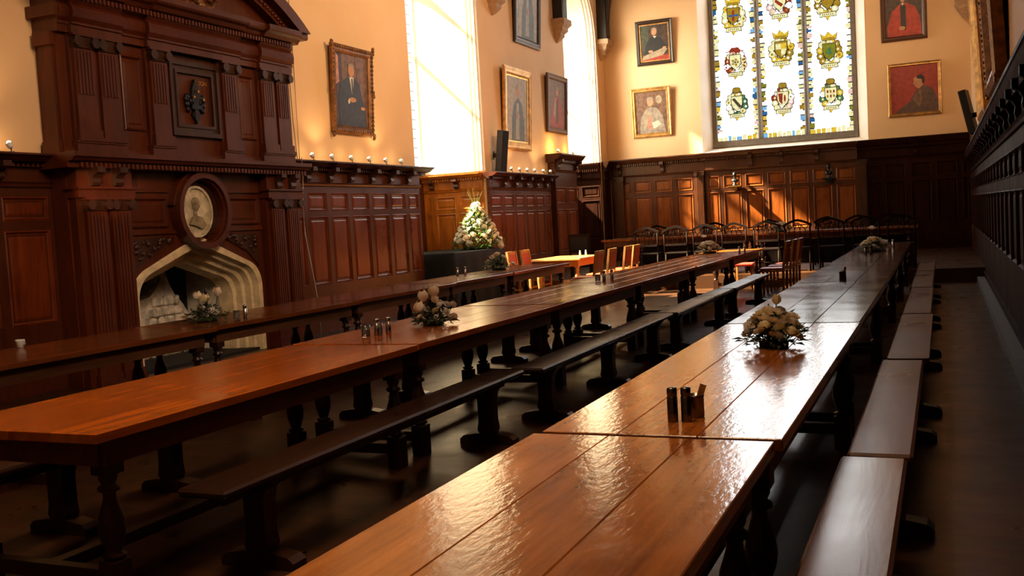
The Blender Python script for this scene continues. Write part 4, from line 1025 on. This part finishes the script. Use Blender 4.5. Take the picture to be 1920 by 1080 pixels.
for i in range(96):
    t = (i+.5)/96; a = i*2.39996; r = .49*(1-t)**.9*rnd.uniform(.85, 1.05)+.02; z = .10+.80*t
    o = bpy.data.objects.new('flower', FM[rnd.choice(['rosew', 'rosew', 'daisy', 'rose', 'daisy', 'dusty'])]); COL.objects.link(o); o.parent = FP
    o.location = (r*math.cos(a), r*math.sin(a), z); o.rotation_euler = (-math.sin(a)*.9, math.cos(a)*.9, rnd.random()*6); s = rnd.uniform(1.5, 2.6); o.scale = (s, s, s)
b_ = MB()
for k in range(9):
    a = k*.7; b_.tube([(0, 0, .7), (.06*math.cos(a), .06*math.sin(a), .95), (.16*math.cos(a), .16*math.sin(a), 1.15+.03*(k % 4))], [.005, .003, .001], 4)
b_.build('grass_spray', 'leaf3', FP)

# ------------------------------------------------------------------ lamps on the cornice
lamp = empty('cornice_spotlight', cat='spotlight', group='small uplights along the panelling cornice')
b_ = MB(); b_.lathe([(.03, 0), (.03, .012), (.006, .014), (.006, .05)], seg=12); b_.build('base', 'steel', lamp)
rot = Euler((0, -.5, 0)).to_matrix()
b_ = MB(); b_.lathe([(.018, 0), (.030, .02), (.036, .05), (.034, .052)], (0, 0, .045), 12, rot); b_.build('lamp_shade', 'white', lamp)
b_ = MB(); b_.ball((-.024, 0, .097), .024, 10, 6); b_.build('bulb', 'bulb', lamp)
ys = [(7.25, 2.482, 'cornice spotlight left of the chimneypiece')]+[(y, 2.582, 'cornice spotlight %s right of the chimneypiece' % w) for y, w in zip((12.5, 13.02, 13.56, 14.1, 14.62, 15.15), ('first', 'second', 'third', 'fourth', 'fifth', 'sixth'))]
ys += [(y, 2.582, 'cornice spotlight %s beyond the near bay' % w) for y, w in zip((19.95, 20.4, 20.85, 21.3, 21.85, 22.3), ('first', 'second', 'third', 'fourth', 'fifth', 'sixth'))]
ys += [(22.9, 3.102, 'left spotlight on top of the tall oak pier'), (23.95, 3.102, 'right spotlight on top of the tall oak pier')]
place_all(lamp, [((-8.53, y, z), 0, lb) for y, z, lb in ys])

# ------------------------------------------------------------------ framed portraits
skin = M['skin'] = plain('painted_flesh', (.50, .25, .13), .6)
M['p_dark'] = plain('painted_shadow', (.05, .028, .02), .5, var=.4); M['p_brown'] = plain('painted_umber', (.16, .08, .045), .5, var=.4); M['p_navy'] = plain('painted_navy', (.03, .035, .05), .5, var=.3)
M['p_grey'] = plain('painted_grey', (.30, .25, .20), .5, var=.3); M['p_red'] = plain('painted_scarlet', (.42, .03, .012), .5, var=.25); M['p_crim'] = plain('painted_crimson', (.33, .03, .018), .5, var=.2)
M['p_white'] = plain('painted_white', (.6, .55, .45), .6); M['p_hair'] = plain('painted_hair', (.30, .24, .18), .6); M['p_pale'] = plain('painted_haze', (.34, .27, .18), .5, var=.25); M['p_black'] = plain('painted_black', (.012, .011, .013), .5)
M['p_green'] = plain('painted_green', (.05, .06, .035), .5, var=.4); M['p_mauve'] = plain('painted_brown_coat', (.10, .05, .035), .5, var=.3); M['p_rose'] = plain('painted_rose', (.45, .20, .15), .5, var=.3)
PM = ['p_dark', 'p_brown', 'p_navy', 'p_grey', 'p_red', 'p_crim', 'p_white', 'p_hair', 'p_pale', 'p_black', 'p_green', 'p_mauve', 'p_rose', 'skin']
PI_ = {k: i for i, k in enumerate(PM)}
def portrait(loc, rz, W, H, frame, fw, shapes, bg, label, tilt=.03, depth=.06, ornate=False, liner=None, z0=None):
    """origin at the bottom middle of the back; the picture faces local -Y"""
    e = empty('framed_portrait', loc, rz, label=label, cat='painting', group='framed portraits on the plaster walls')
    e.rotation_euler = (tilt, 0, rz)
    b_ = MB()
    prof = [(0, 0), (0, -depth*.8), (fw*.25, -depth), (fw*.5, -depth*.8), (fw*.75, -depth*.85), (fw, -depth*.45), (fw, 0)]
    for i in range(len(prof)-1):
        d0, y0 = prof[i]; d1, y1 = prof[i+1]
        A = [(-W/2+d0, y0, d0), (W/2-d0, y0, d0), (W/2-d0, y0, H-d0), (-W/2+d0, y0, H-d0)]; B = [(-W/2+d1, y1, d1), (W/2-d1, y1, d1), (W/2-d1, y1, H-d1), (-W/2+d1, y1, H-d1)]
        b_.add(A+B, [(k, (k+1) % 4, 4+(k+1) % 4, 4+k) for k in range(4)])
    b_.box(-W/2, W/2, -.002, 0, 0, H)
    if ornate:
        rnd = random.Random(int(W*100))
        per = []
        for k in range(int(H/.07)): per += [(-W/2+fw*.3, k*.07+.03), (W/2-fw*.3, k*.07+.03)]
        for k in range(int(W/.07)): per += [(-W/2+k*.07+.03, fw*.3), (-W/2+k*.07+.03, H-fw*.3)]
        for (x, z) in per: b_.ball((x, -depth*.9, z), rnd.uniform(.016, .028), 6, 4)
        for (x, z) in ((-W/2, 0), (W/2, 0), (-W/2, H), (W/2, H), (W/2, H/2), (-W/2, H/2)):
            for q in range(4): b_.ball((x+rnd.uniform(-.01, .01), -depth*.8, z+rnd.uniform(-.05, .05)), .028, 7, 5)
    b_.build('frame', frame, e)
    if liner:
        b_ = MB(); q = fw-.004; t = .035
        for (a, c, d, f_) in ((-W/2+q, W/2-q, q, q+t), (-W/2+q, W/2-q, H-q-t, H-q), (-W/2+q, -W/2+q+t, q+t, H-q-t), (W/2-q-t, W/2-q, q+t, H-q-t)): b_.box(a, c, -depth*.42, -.006, d, f_)
        b_.build('liner', liner, e)
    b_ = MB(); w, h = W-2*fw+.01, H-2*fw+.01
    b_.cur = PI_[bg]; b_.box(-w/2, w/2, -.012, -.003, fw-.005, fw-.005+h)
    for i, (mat, pts) in enumerate(shapes):       # painted areas, unit square coordinates
        b_.cur = PI_[mat]; pts = [(-w/2+max(0, min(1, x))*w, fw-.005+max(0, min(1, z))*h) for x, z in pts]; b_.prism(pts, -.0125-.0008*(i+1), -.004, 'y')
    b_.build('canvas', PM, e)
    return e
def E_(cx, cz, rx, rz, n=14): return [(cx+rx*math.cos(2*PI*k/n), cz+rz*math.sin(2*PI*k/n)) for k in range(n)]
suit = [('p_dark', [(0, 0), (.25, 0), (.2, 1), (0, 1)]), ('p_rose', [(.02, .55), (.12, .6), (.10, .95), (.02, .98)]), ('p_brown', [(.7, .35), (1, .3), (1, 1), (.6, 1)]),
  ('p_navy', [(.12, 0), (.95, 0), (.92, .25), (.80, .42), (.74, .60), (.56, .70), (.36, .68), (.16, .58), (.10, .35)]), ('p_white', [(.42, .69), (.56, .69), (.53, .52), (.50, .45)]), ('p_dark', [(.48, .67), (.52, .67), (.53, .50), (.50, .46)]),
  ('skin', E_(.48, .775, .085, .085)), ('p_hair', [(.38, .78), (.40, .86), (.48, .885), (.56, .86), (.57, .80), (.53, .845), (.42, .84)]), ('skin', E_(.52, .375, .10, .035)), ('p_white', [(.36, .36), (.42, .40), (.43, .33), (.38, .31)]), ('skin', E_(.82, .27, .07, .025))]
haze = [('p_pale', [(.1, .05), (.9, .05), (.95, .9), (.1, .95)]), ('p_green', [(.25, 0), (.85, 0), (.82, .35), (.74, .58), (.55, .68), (.38, .60), (.28, .4)]), ('p_grey', [(.42, .05), (.60, .05), (.58, .6), (.48, .6)]), ('skin', E_(.53, .76, .08, .075)), ('p_hair', E_(.53, .83, .075, .035)), ('p_rose', E_(.55, .4, .07, .04))]
robe = [('p_crim', [(.15, 0), (.9, 0), (.85, .4), (.72, .62), (.5, .68), (.32, .6), (.2, .35)]), ('p_pale', [(.3, .3), (.4, .62), (.48, .62), (.42, .2)]), ('p_dark', [(.45, .1), (.6, .1), (.58, .6), (.5, .6)]), ('skin', E_(.52, .76, .09, .08)), ('p_hair', E_(.52, .83, .09, .04))]
reader = [('p_green', [(0, .3), (.3, .3), (.3, 1), (0, 1)]), ('p_black', [(.15, .2), (.9, .2), (.86, .45), (.7, .62), (.5, .68), (.34, .62), (.2, .45)]), ('p_white', [(.45, .67), (.58, .67), (.52, .61)]), ('p_crim', [(0, 0), (1, 0), (1, .16), (0, .10)]), ('p_pale', [(.05, .05), (.75, .14), (.92, .30), (.80, .34), (.1, .16)]), ('skin', E_(.5, .77, .085, .085)), ('p_hair', [(.40, .78), (.42, .87), (.5, .90), (.58, .87), (.60, .78), (.55, .85), (.44, .85)]), ('skin', E_(.36, .27, .08, .035)), ('skin', E_(.82, .34, .06, .03))]
pale = [('p_brown', [(0, 0), (1, 0), (1, 1), (0, 1)]), ('p_grey', [(.1, 0), (.92, 0), (.85, .4), (.68, .6), (.5, .64), (.32, .58), (.15, .4)]), ('p_pale', [(.15, .2), (.4, .55), (.5, .5), (.3, .1)]), ('p_white', [(.55, .1), (.8, .2), (.7, .3), (.5, .25)]), ('p_rose', [(.35, .1), (.5, .1), (.5, .4), (.4, .45)]), ('skin', E_(.47, .75, .10, .10)), ('p_hair', E_(.47, .83, .10, .045)), ('p_pale', E_(.75, .8, .1, .1))]
scarlet = [('p_red', [(.05, 0), (.98, 0), (.95, .35), (.8, .58), (.56, .66), (.4, .64), (.18, .5), (.04, .2)]), ('p_black', [(.42, .12), (.56, .12), (.56, .6), (.48, .66), (.41, .6)]), ('p_white', [(.44, .66), (.52, .66), (.48, .60)]), ('skin', E_(.48, .77, .07, .10)), ('p_hair', E_(.48, .86, .07, .04)), ('skin', E_(.45, .16, .09, .04))]
profile = [('p_mauve', [(.05, 0), (1, 0), (.98, .25), (.9, .45), (.75, .56), (.62, .55), (.5, .42), (.4, .25)]), ('p_brown', [(.45, .3), (.62, .5), (.66, .3), (.6, .1)]), ('skin', [(.48, .70), (.50, .66), (.47, .62), (.50, .60), (.51, .55), (.60, .50), (.68, .58), (.68, .72), (.60, .76), (.50, .74)]), ('p_black', [(.55, .72), (.56, .78), (.64, .80), (.71, .74), (.71, .62), (.67, .60), (.65, .70)])]
XP = XL+.012
def on_left(y0, y1, z0, z1, *a, **k): return portrait((XP, (y0+y1)/2, z0), PI/2, y1-y0, z1-z0, *a, **k)
on_left(13.33, 14.55, 3.07, 4.46, 'gilt_dark', .13, suit, 'p_brown', 'ornate gilt-framed portrait of a seated man in a navy suit, right of the chimneypiece', ornate=True, tilt=.05)
on_left(19.98, 21.55, 3.12, 4.92, 'gilt', .17, haze, 'p_pale', 'wide gilt-framed hazy grey portrait beside the black loudspeaker', tilt=.05, liner='gold')
on_left(22.64, 24.05, 3.64, 5.06, 'frame_brown', .13, robe, 'p_brown', 'brown-framed portrait of a robed figure above the tall oak pier', tilt=.05)
on_left(20.9, 22.45, 5.55, 7.45, 'frame_dark', .15, haze, 'p_grey', 'dark-framed portrait high on the left wall, cut by the top of the view', tilt=.06)
def on_end(x0, x1, z0, z1, *a, **k): return portrait(((x0+x1)/2, YE-.012, z0), 0, x1-x0, z1-z0, *a, **k)
on_end(-7.75, -6.71, 5.66, 6.88, 'frame_dark', .10, reader, 'p_dark', 'upper portrait left of the heraldic window, elderly man in black with a book', tilt=.05, liner='gilt')
on_end(-7.97, -6.84, 3.67, 5.04, 'gilt', .12, pale, 'p_brown', 'lower portrait left of the heraldic window, pale figure in a gilt frame', tilt=.05)
on_end(-1.21, .05, 3.63, 4.96, 'gilt', .08, profile, 'p_crim', 'gilt-framed profile portrait of a man on a crimson ground, right of the heraldic window', tilt=.03)
on_end(-1.33, -.24, 5.53, 7.0, 'frame_brown', .12, scarlet, 'p_dark', 'dark-framed portrait of a man in scarlet robes, upper right of the heraldic window', tilt=.04, ornate=False)
portrait((XR-.012, 17.6, 2.75), -PI/2, 2.2, 3.2, 'gilt', .20, robe, 'p_dark', 'tall gilt-framed portrait on the right wall, farthest from the viewer', tilt=.05, depth=.14)
portrait((XR-.012, 13.6, 2.80), -PI/2, 2.2, 3.0, 'gilt_dark', .22, haze, 'p_dark', 'large dark gilt-framed portrait on the right wall, seen edge on', tilt=.05, depth=.16, ornate=True)

# ------------------------------------------------------------------ loudspeakers
def speaker(loc, rz, W, H, D, label, tilt=.12):
    e = empty('loudspeaker', loc, rz, label=label, cat='loudspeaker'); e.rotation_euler = (tilt, 0, rz)
    b_ = MB(); b_.bbox(-W/2, W/2, -D, 0, 0, H, .01); b_.build('cabinet', 'black', e)
    b_ = MB(); b_.box(-W/2+.012, W/2-.012, -D-.006, -D, .015, H-.015)
    for k in range(int(H/.03)): b_.box(-W/2+.014, W/2-.014, -D-.009, -D-.006, .02+k*.03, .03+k*.03)
    b_.build('grille', 'cloth', e)
    b_ = MB(); b_.box(-.03, .03, 0, .115, H*.35, H*.45); b_.box(-.05, .05, .10, .115, H*.3, H*.5); b_.build('wall_bracket', 'black', e)
    return e
speaker((XL+.11, 19.42, 2.585), PI/2, .30, .88, .14, 'tall black column loudspeaker on the left wall between bay and gilt portrait')
speaker((XR-.13, 19.2, 2.60), -PI/2-.3, .22, .78, .12, 'slim black loudspeaker tilted out from the right wall near the dais', .22)

# ------------------------------------------------------------------ roof truss feet on corbels
def truss(x, y, side, z, label, n):
    e = empty('trim_%d' % n, (x, y, z), label=label, kind='structure'); s_ = side
    b_ = MB(); lay = [(.03, -.55), (.10, -.48), (.16, -.40), (.16, -.34), (.23, -.27), (.23, -.20), (.30, -.12), (.30, 0)]
    for i in range(len(lay)-1):
        r0, z0 = lay[i]; r1, z1 = lay[i+1]
        vs = [(0, -r0, z0), (s_*r0*1.1, -r0*.9, z0), (s_*r0*1.1, r0*.9, z0), (0, r0, z0), (0, -r1, z1), (s_*r1*1.1, -r1*.9, z1), (s_*r1*1.1, r1*.9, z1), (0, r1, z1)]
        b_.add(vs, [(0,3,2,1),(4,5,6,7),(0,1,5,4),(1,2,6,5),(2,3,7,6),(3,0,4,7)])
    b_.build('corbel', 'corbel', e)
    b_ = MB(); b_.box(min(0, s_*.26), max(0, s_*.26), -.17, .17, 0, WT-z)
    A = [(s_*(.26+.0*k), 0) for k in ()]
    A = [(s_*(.26), .0)]; B = [(s_*.26, 0)]
    n_ = 12; inner = []; outer = []
    for k in range(n_+1):
        t = PI/2*k/n_; inner.append((s_*(.26+1.9*(1-math.cos(t))), .05+3.2*math.sin(t)));
        outer.append((s_*.2, .05+3.2*math.sin(t)) if k < n_ else (s_*.2, 3.25))
    for k in range(n_):
        b_.prism([inner[k], inner[k+1], (s_*max(.2, abs(inner[k+1][0])-.55), inner[k+1][1]), (s_*max(.2, abs(inner[k][0])-.55), inner[k][1])], -.13, .13, 'y')
    b_.build('curved_brace', 'beam', e)
truss(XL, 19.82, 1, 6.5, 'stone corbel and dark roof post just beyond the near bay', 16)
truss(XL, 23.72, 1, 6.46, 'stone corbel carrying a dark timber post above the oak pier', 17)
truss(XL, 27.22, 1, 6.46, 'stone corbel and dark curved brace in the far left corner', 18)
truss(XR, 27.15, -1, 6.35, 'stone corbel and dark brace in the far right corner', 19)

# ------------------------------------------------------------------ chairs
def gothic_chair():
    e = empty('gothic_chair', cat='chair', group='arched gothic-back chairs along the high table')
    W = .50; b_ = MB(); b_.bbox(-W/2, W/2, -.22, .22, .43, .47, .01); b_.build('seat', 'darkchair', e)
    for sx in (-1, 1):
        b_ = MB(); b_.tube([(sx*.22, -.20, 0), (sx*.22, -.20, .44)], .02, 6); b_.build('leg', 'darkchair', e)
        b_ = MB(); b_.tube([(sx*.22, .23, 0), (sx*.22, .20, .44)], .02, 6); b_.build('leg', 'darkchair', e)
        b_ = MB(); b_.tube([(sx*.235, .20, .44), (sx*.235, .25, .92)], .017, 6); b_.build('back_post', 'darkchair', e)
    b_ = MB(); n = 16
    for k in range(n):
        x0 = -.27+.54*k/n; x1 = -.27+.54*(k+1)/n; f_ = lambda x: .90+.10*(1-(abs(x)/.27)**1.5)
        b_.prism([(x0, f_(x0)-.035), (x1, f_(x1)-.035), (x1, f_(x1)+.012), (x0, f_(x0)+.012)], .225, .265, 'y')
    b_.build('crest_rail', 'darkchair', e)
    b_ = MB(); b_.box(-.22, .22, .215, .24, .60, .64); b_.build('lower_rail', 'darkchair', e)
    for x in (-.15, -.05, .05, .15):
        b_ = MB(); b_.tube([(x, .23, .62), (x, .24, .80), (x*1.25, .243, .86), (x*1.6, .245, .91)], .008, 5); b_.tube([(x, .24, .80), (x*.6, .243, .87), (x*.1, .245, .94)], .008, 5); b_.build('splat', 'darkchair', e)
    b_ = MB()
    for sx in (-1, 1): b_.tube([(sx*.22, -.20, .18), (sx*.22, .225, .18)], .011, 5)
    b_.tube([(-.22, 0, .18), (.22, 0, .18)], .011, 5); b_.build('stretcher', 'darkchair', e)
    return e
gc = gothic_chair()
o9 = ['first', 'second', 'third', 'fourth', 'fifth', 'sixth', 'seventh', 'eighth', 'ninth']
xs = [-5.60, -4.99, -4.39, -3.81, -3.18, -2.59, -1.97, -1.34, -.72]
items = [((x, 20.12, DZ), PI, 'arched-back chair on the near side of the high table, %s from the left' % w) for x, w in zip(xs, o9)]
items += [((x, 22.05, DZ), 0, 'arched-back chair behind the high table, %s from the left' % w) for x, w in zip((-6.0, -4.7, -3.5, -2.28, -1.65, -1.0), o9)]
place_all(gc, items)
HT = [(-6.05, -3.55, 'left-hand dark table of the high table on the dais'), (-3.53, -.45, 'right-hand dark table of the high table on the dais')]
for x0, x1, lb in HT:
    t = make_table(.9, x1-x0, 'table_l'); t.rotation_euler = (0, 0, -PI/2); t.location = (x0, 20.95, DZ); tag(t, label=lb, group='dark tables of the high table')
    b_ = MB(); b_.box(.33, .35, .2, x1-x0-.22, .12, .60); b_.build('modesty_panel', 'darkchair', t)
arrangement((-3.05, 20.95, DZ+TZ), 12, .26, .20, dome(13, 18, .22, .17, ['rosew', 'rose', 'dusty'], (1.5, 2.0)), 'low pale flowers on the high table beneath the heraldic window', 300, ('leaf', 'leaf2'), .08)
def side_chair(mat, seat, cat='chair'):
    e = empty('dining_chair', cat=cat)
    b_ = MB(); b_.bbox(-.23, .23, -.22, .22, .42, .45, .006); b_.build('seat_frame', mat, e)
    b_ = MB(); b_.bbox(-.21, .21, -.20, .20, .45, .485, .015); b_.build('seat', seat, e)
    for sx in (-1, 1):
        b_ = MB(); b_.bbox(sx*.205-.02, sx*.205+.02, -.215, -.175, 0, .42, .003); b_.build('leg', mat, e)
        b_ = MB()
        b_.prism([(.18, 0), (.22, 0), (.225, .45), (.29, .93), (.25, .93), (.185, .45)], sx*.205-.02, sx*.205+.02, 'x'); b_.build('back_leg', mat, e)
    b_ = MB(); b_.prism([(.255, .87), (.29, .87), (.297, .93), (.262, .93)], -.185, .185, 'x'); b_.build('back_rail', mat, e); b_ = MB(); b_.prism([(.212, .54), (.24, .54), (.247, .59), (.219, .59)], -.185, .185, 'x'); b_.build('back_rail', mat, e)
    b_ = MB(); b_.prism([(.215, .59), (.250, .59), (.290, .87), (.255, .87)], -.180, .180, 'x'); b_.build('backrest', seat, e)
    b_ = MB(); b_.box(-.185, .185, -.205, -.185, .2, .23); b_.box(-.215, -.195, -.18, .18, .16, .19); b_.box(.195, .215, -.18, .18, .16, .19); b_.build('stretcher', mat, e)
    return e
oc = side_chair('lightoak', 'leather'); oc['group'] = 'light oak chairs with red leather backs'
place_all(oc, [((-5.80, 16.62, 0), -PI/2, 'red-backed light oak chair nearest the viewer beside the sunlit oak table'), ((-5.86, 17.55, 0), -PI/2, 'red-backed oak chair, second in the line beside the sunlit oak table'),
  ((-5.86, 18.55, 0), -PI/2, 'red-backed oak chair, third in the line beside the sunlit oak table'), ((-5.86, 19.1, 0), -PI/2, 'red-backed oak chair farthest back in the line beside the sunlit oak table'),
  ((-7.62, 18.15, 0), PI/2, 'light oak chair on the wall side of the oak table, nearer one'), ((-7.62, 18.85, 0), PI/2, 'light oak chair on the wall side of the oak table, farther one'),
  ((-2.66, 18.75, 0), -PI/2, 'light oak chair at the far right corner of the middle row'), ((-2.68, 18.1, 0), -PI/2, 'light oak chair, second from the dais on the bench side of the middle row'), ((-2.70, 17.4, 0), -PI/2, 'light oak chair just beyond the end of the last middle bench')])
st = empty('stool', (-3.5, 19.14, 0), label='low stool with a bright red seat just past the end of the middle row', cat='stool')
b_ = MB(); b_.bbox(-.2, .2, -.17, .17, .43, .49, .02); b_.build('seat', 'leather_b', st)
for sx in (-1, 1):
    for sy in (-1, 1):
        b_ = MB(); b_.bbox(sx*.16-.018, sx*.16+.018, sy*.13-.018, sy*.13+.018, 0, .43, .003); b_.build('leg', 'lightoak', st)
# light oak table with turned legs
def oak_table(x0, x1, y0, y1, top, leg, label, z=0):
    e = empty('oak_table', ((x0+x1)/2, y0, z), label=label, cat='table'); W = x1-x0; L = y1-y0
    b_ = MB(); b_.bbox(-W/2, W/2, 0, L, .72, .76, .006); b_.build('tabletop', top, e)
    b_ = MB(); ix = W/2-.08
    for sx in (-1, 1): b_.box(sx*ix-.012, sx*ix+.012, .08, L-.08, .60, .72)
    for y in (.08, L-.08): b_.box(-ix, ix, y-.012, y+.012, .60, .72)
    b_.build('apron', leg, e)
    for sx in (-1, 1):
        for y in (.12, L-.12):
            b_ = MB(); x = sx*(ix-.03); b_.bbox(x-.045, x+.045, y-.045, y+.045, .58, .715, .003)
            b_.lathe([(.03, 0), (.045, .02), (.045, .06), (.028, .09), (.035, .2), (.05, .34), (.05, .42), (.03, .5), (.048, .53), (.03, .56), (.04, .58)], (x, y, 0), 14); b_.build('leg', leg, e)
    return e
oak_table(-7.34, -6.34, 17.85, 19.3, 'lightoak_top', 'lightoak', 'light oak table with turned legs in bright sunlight near the window bay')
b_ = MB(); b_.cur = 0; b_.lathe([(.016, 0), (.018, .005), (.018, .07), (.010, .09), (.014, .10), (.012, .115)], seg=12)
gs = b_.build('salt_pot', 'white'); tag(gs, cat='shaker', group='small shakers on the sunlit oak table')
place_all(gs, [((-6.65, 18.75, TZ), 0, 'left small shaker on the sunlit oak table'), ((-6.58, 18.9, TZ), 0, 'right small shaker on the sunlit oak table')])
# dark table and open-back chair in the far left corner of the dais
t = make_table(.66, 1.3, 'table_l'); t.location = (-6.48, 20.6, DZ); tag(t, label='small dark table on the dais by the far window bay', group='dark tables of the high table')
dc = side_chair('darkchair', 'cloth'); move(dc, (-7.18, 20.3, DZ), PI+.25, 'dark square-backed chair standing on the dais by the oak pier')
# busts on wall brackets
def bust(x, y, z, label, mat, sh='brass'):
    e = empty('wall_bust', (x, y, z), label=label, cat='bust')
    b_ = MB(); b_.box(-.16, .16, -.14, .14, -.03, 0); b_.prism([(-.05, -.14), (.05, -.14), (.08, -.03), (-.08, -.03)], -.06, .14, 'y'); b_.build('shelf', sh, e)
    b_ = MB(); b_.lathe([(.07, 0), (.07, .02), (.035, .05), (.05, .08)], seg=12)
    b_.ball((0, 0, .13), .085, 12, 8, (1.15, .7, .75)); b_.ball((0, 0, .20), .035, 10, 6, (1, 1, 1.4)); b_.ball((0, -.01, .29), .062, 12, 8, (.85, 1, 1.2)); b_.ball((0, -.07, .285), .014, 6, 4); b_.ball((0, .01, .32), .062, 10, 6, (.95, 1, .8))
    b_.build('head_and_shoulders', mat, e)
bust(-5.13, YE-.30, 2.16, 'small dark bust on a brass bracket left of centre on the end panelling', 'iron')
bust(-2.70, YE-.30, 2.20, 'small dark bust on a bracket towards the right of the end panelling', 'iron', 'iron')
# cables
b_ = MB(); b_.tube([(XL+.02, 12.27, 6.4), (XL+.02, 12.30, 4.5), (XL+.02, 12.33, 3.2), (XL+.03, 12.36, 2.6)], .005, 5)
tag(b_.build('cable', 'cord'), label='thin dark cable hanging down the plaster right of the chimneypiece, left strand', cat='cable')
b_ = MB(); b_.tube([(XL+.02, 12.42, 6.4), (XL+.02, 12.44, 4.0), (XL+.02, 12.43, 2.6)], .005, 5)
tag(b_.build('cable', 'cord'), label='thin dark cable right of the chimneypiece, right strand', cat='cable')
b_ = MB(); b_.tube([(-8.41, 12.02, 2.60), (-8.40, 12.02, 2.4), (-8.42, 11.99, 1.9), (-8.42, 12.0, 1.5), (-8.40, 12.08, 1.0), (-8.36, 12.12, .5), (-8.36, 12.14, .01)], .006, 5)
tag(b_.build('cable', 'cordw'), label='pale cord trailing down the panelling beside the chimneypiece to the floor', cat='cable')

# ------------------------------------------------------------------ light
def sun(direction, strength, col, ang):
    l = bpy.data.lights.new('sun', 'SUN'); l.energy = strength; l.color = col; l.angle = math.radians(ang)
    o = bpy.data.objects.new('sun', l); COL.objects.link(o); o.rotation_euler = Vector(direction).to_track_quat('-Z', 'Y').to_euler(); o.location = (-20, 10, 20)
sun((1, .28, -.98), 200, (1, .84, .58), 1.8)
def lamp_point(loc, e, col, r=.05):
    l = bpy.data.lights.new('lamp', 'POINT'); l.energy = e; l.color = col; l.shadow_soft_size = r
    o = bpy.data.objects.new('lamp', l); COL.objects.link(o); o.location = loc
def lamp_spot(loc, tgt, e, col, ang, r=.05, blend=.8):
    l = bpy.data.lights.new('lamp', 'SPOT'); l.energy = e; l.color = col; l.shadow_soft_size = r; l.spot_size = math.radians(ang); l.spot_blend = blend
    o = bpy.data.objects.new('lamp', l); COL.objects.link(o); o.location = loc; o.rotation_euler = (Vector(tgt)-Vector(loc)).to_track_quat('-Z', 'Y').to_euler()
WARM = (1, .60, .28)
for y in (5.2, 7.0, 12.9, 14.6, 20.2, 21.8):
    lamp_spot((-8.44, y, 2.72), (-8.75, y, 5.6), 16, WARM, 120)
lamp_point((-8.5, 22.9, 3.25), 14, (1, .55, .12)); lamp_point((-8.5, 23.95, 3.25), 6, (1, .55, .12))
def area(loc, tgt, sx, sy, e, col, spread=75):
    l = bpy.data.lights.new('lamp', 'AREA'); l.shape = 'RECTANGLE'; l.size = sx; l.size_y = sy; l.energy = e; l.color = col; l.spread = math.radians(spread)
    o = bpy.data.objects.new('lamp', l); COL.objects.link(o); o.location = loc; o.rotation_euler = (Vector(tgt)-Vector(loc)).to_track_quat('-Z', 'Y').to_euler()
# added warm fill high by the right wall, out of frame; no windows modelled
area((.55, 6.5, 7.0), (-8.7, 12.0, 5.2), 3.0, 2.6, 160, (1, .62, .34), 80)
area((.55, 13.5, 7.0), (-8.7, 16.5, 5.6), 3.0, 2.6, 240, (1, .66, .36), 80)
area((.30, 17.5, 7.4), (-3.5, 27.5, 7.2), 2.4, 2.4, 130, (1, .66, .36), 70)
area((.55, 3.0, 6.0), (-8.0, 7.5, 1.2), 1.6, 1.6, 38, (1, .70, .45), 50)
area((-2.6, 2.6, 8.8), (-2.4, 3.0, .8), 2.5, 2.5, 60, (1, .66, .38), 60)  # added overhead fill for the near tables, no fitting there
area((XL-1.35, 25.5, 5.2), (-6.8, 27.6, 4.8), 2.0, 4.0, 150, (1, .88, .68), 75)  # extra daylight added just inside the far bay's glass, brightening the end wall
area((XL-1.35, 17.5, 5.2), (-6.0, 18.0, .2), 2.2, 4.5, 70, (1, .88, .68), 100)  # extra daylight added just inside the near bay's glass
lamp_spot((-6.4, 5.4, 2.25), (-8.3, 8.2, 2.08), 420, (1, .58, .25), 11, .03, .8)  # added unseen spot warming the left pilasters
W = bpy.data.worlds.new('World'); SC.world = W; W.use_nodes = True
bg = W.node_tree.nodes['Background']; bg.inputs[0].default_value = (.85, .93, 1, 1); bg.inputs[1].default_value = 1.3

# ------------------------------------------------------------------ camera
cam = bpy.data.cameras.new('camera'); cam.sensor_width = 36; cam.lens = 36*1867.87/1920; cam.clip_start = .05; cam.clip_end = 200
co = bpy.data.objects.new('camera', cam); COL.objects.link(co); SC.camera = co
yaw, pitch, roll = math.radians(23.546), math.radians(3.740), math.radians(-3.239)
f = Vector((-math.sin(yaw)*math.cos(pitch), math.cos(yaw)*math.cos(pitch), -math.sin(pitch))); r = Vector((math.cos(yaw), math.sin(yaw), 0)); u = r.cross(f)
r2 = r*math.cos(roll)+u*math.sin(roll); u2 = -r*math.sin(roll)+u*math.cos(roll)
co.matrix_world = Matrix(((r2.x, u2.x, -f.x, 0), (r2.y, u2.y, -f.y, 0), (r2.z, u2.z, -f.z, 1.5), (0, 0, 0, 1)))
cam.dof.use_dof = False
SC.view_settings.view_transform = 'Standard'; SC.view_settings.look = 'None'; SC.view_settings.exposure = 0
SC.cycles.use_denoising = True; SC.cycles.max_bounces = 8; SC.cycles.diffuse_bounces = 5; SC.cycles.glossy_bounces = 4; SC.cycles.transparent_max_bounces = 12
SC.cycles.sample_clamp_indirect = 6; SC.cycles.caustics_reflective = False; SC.cycles.caustics_refractive = False
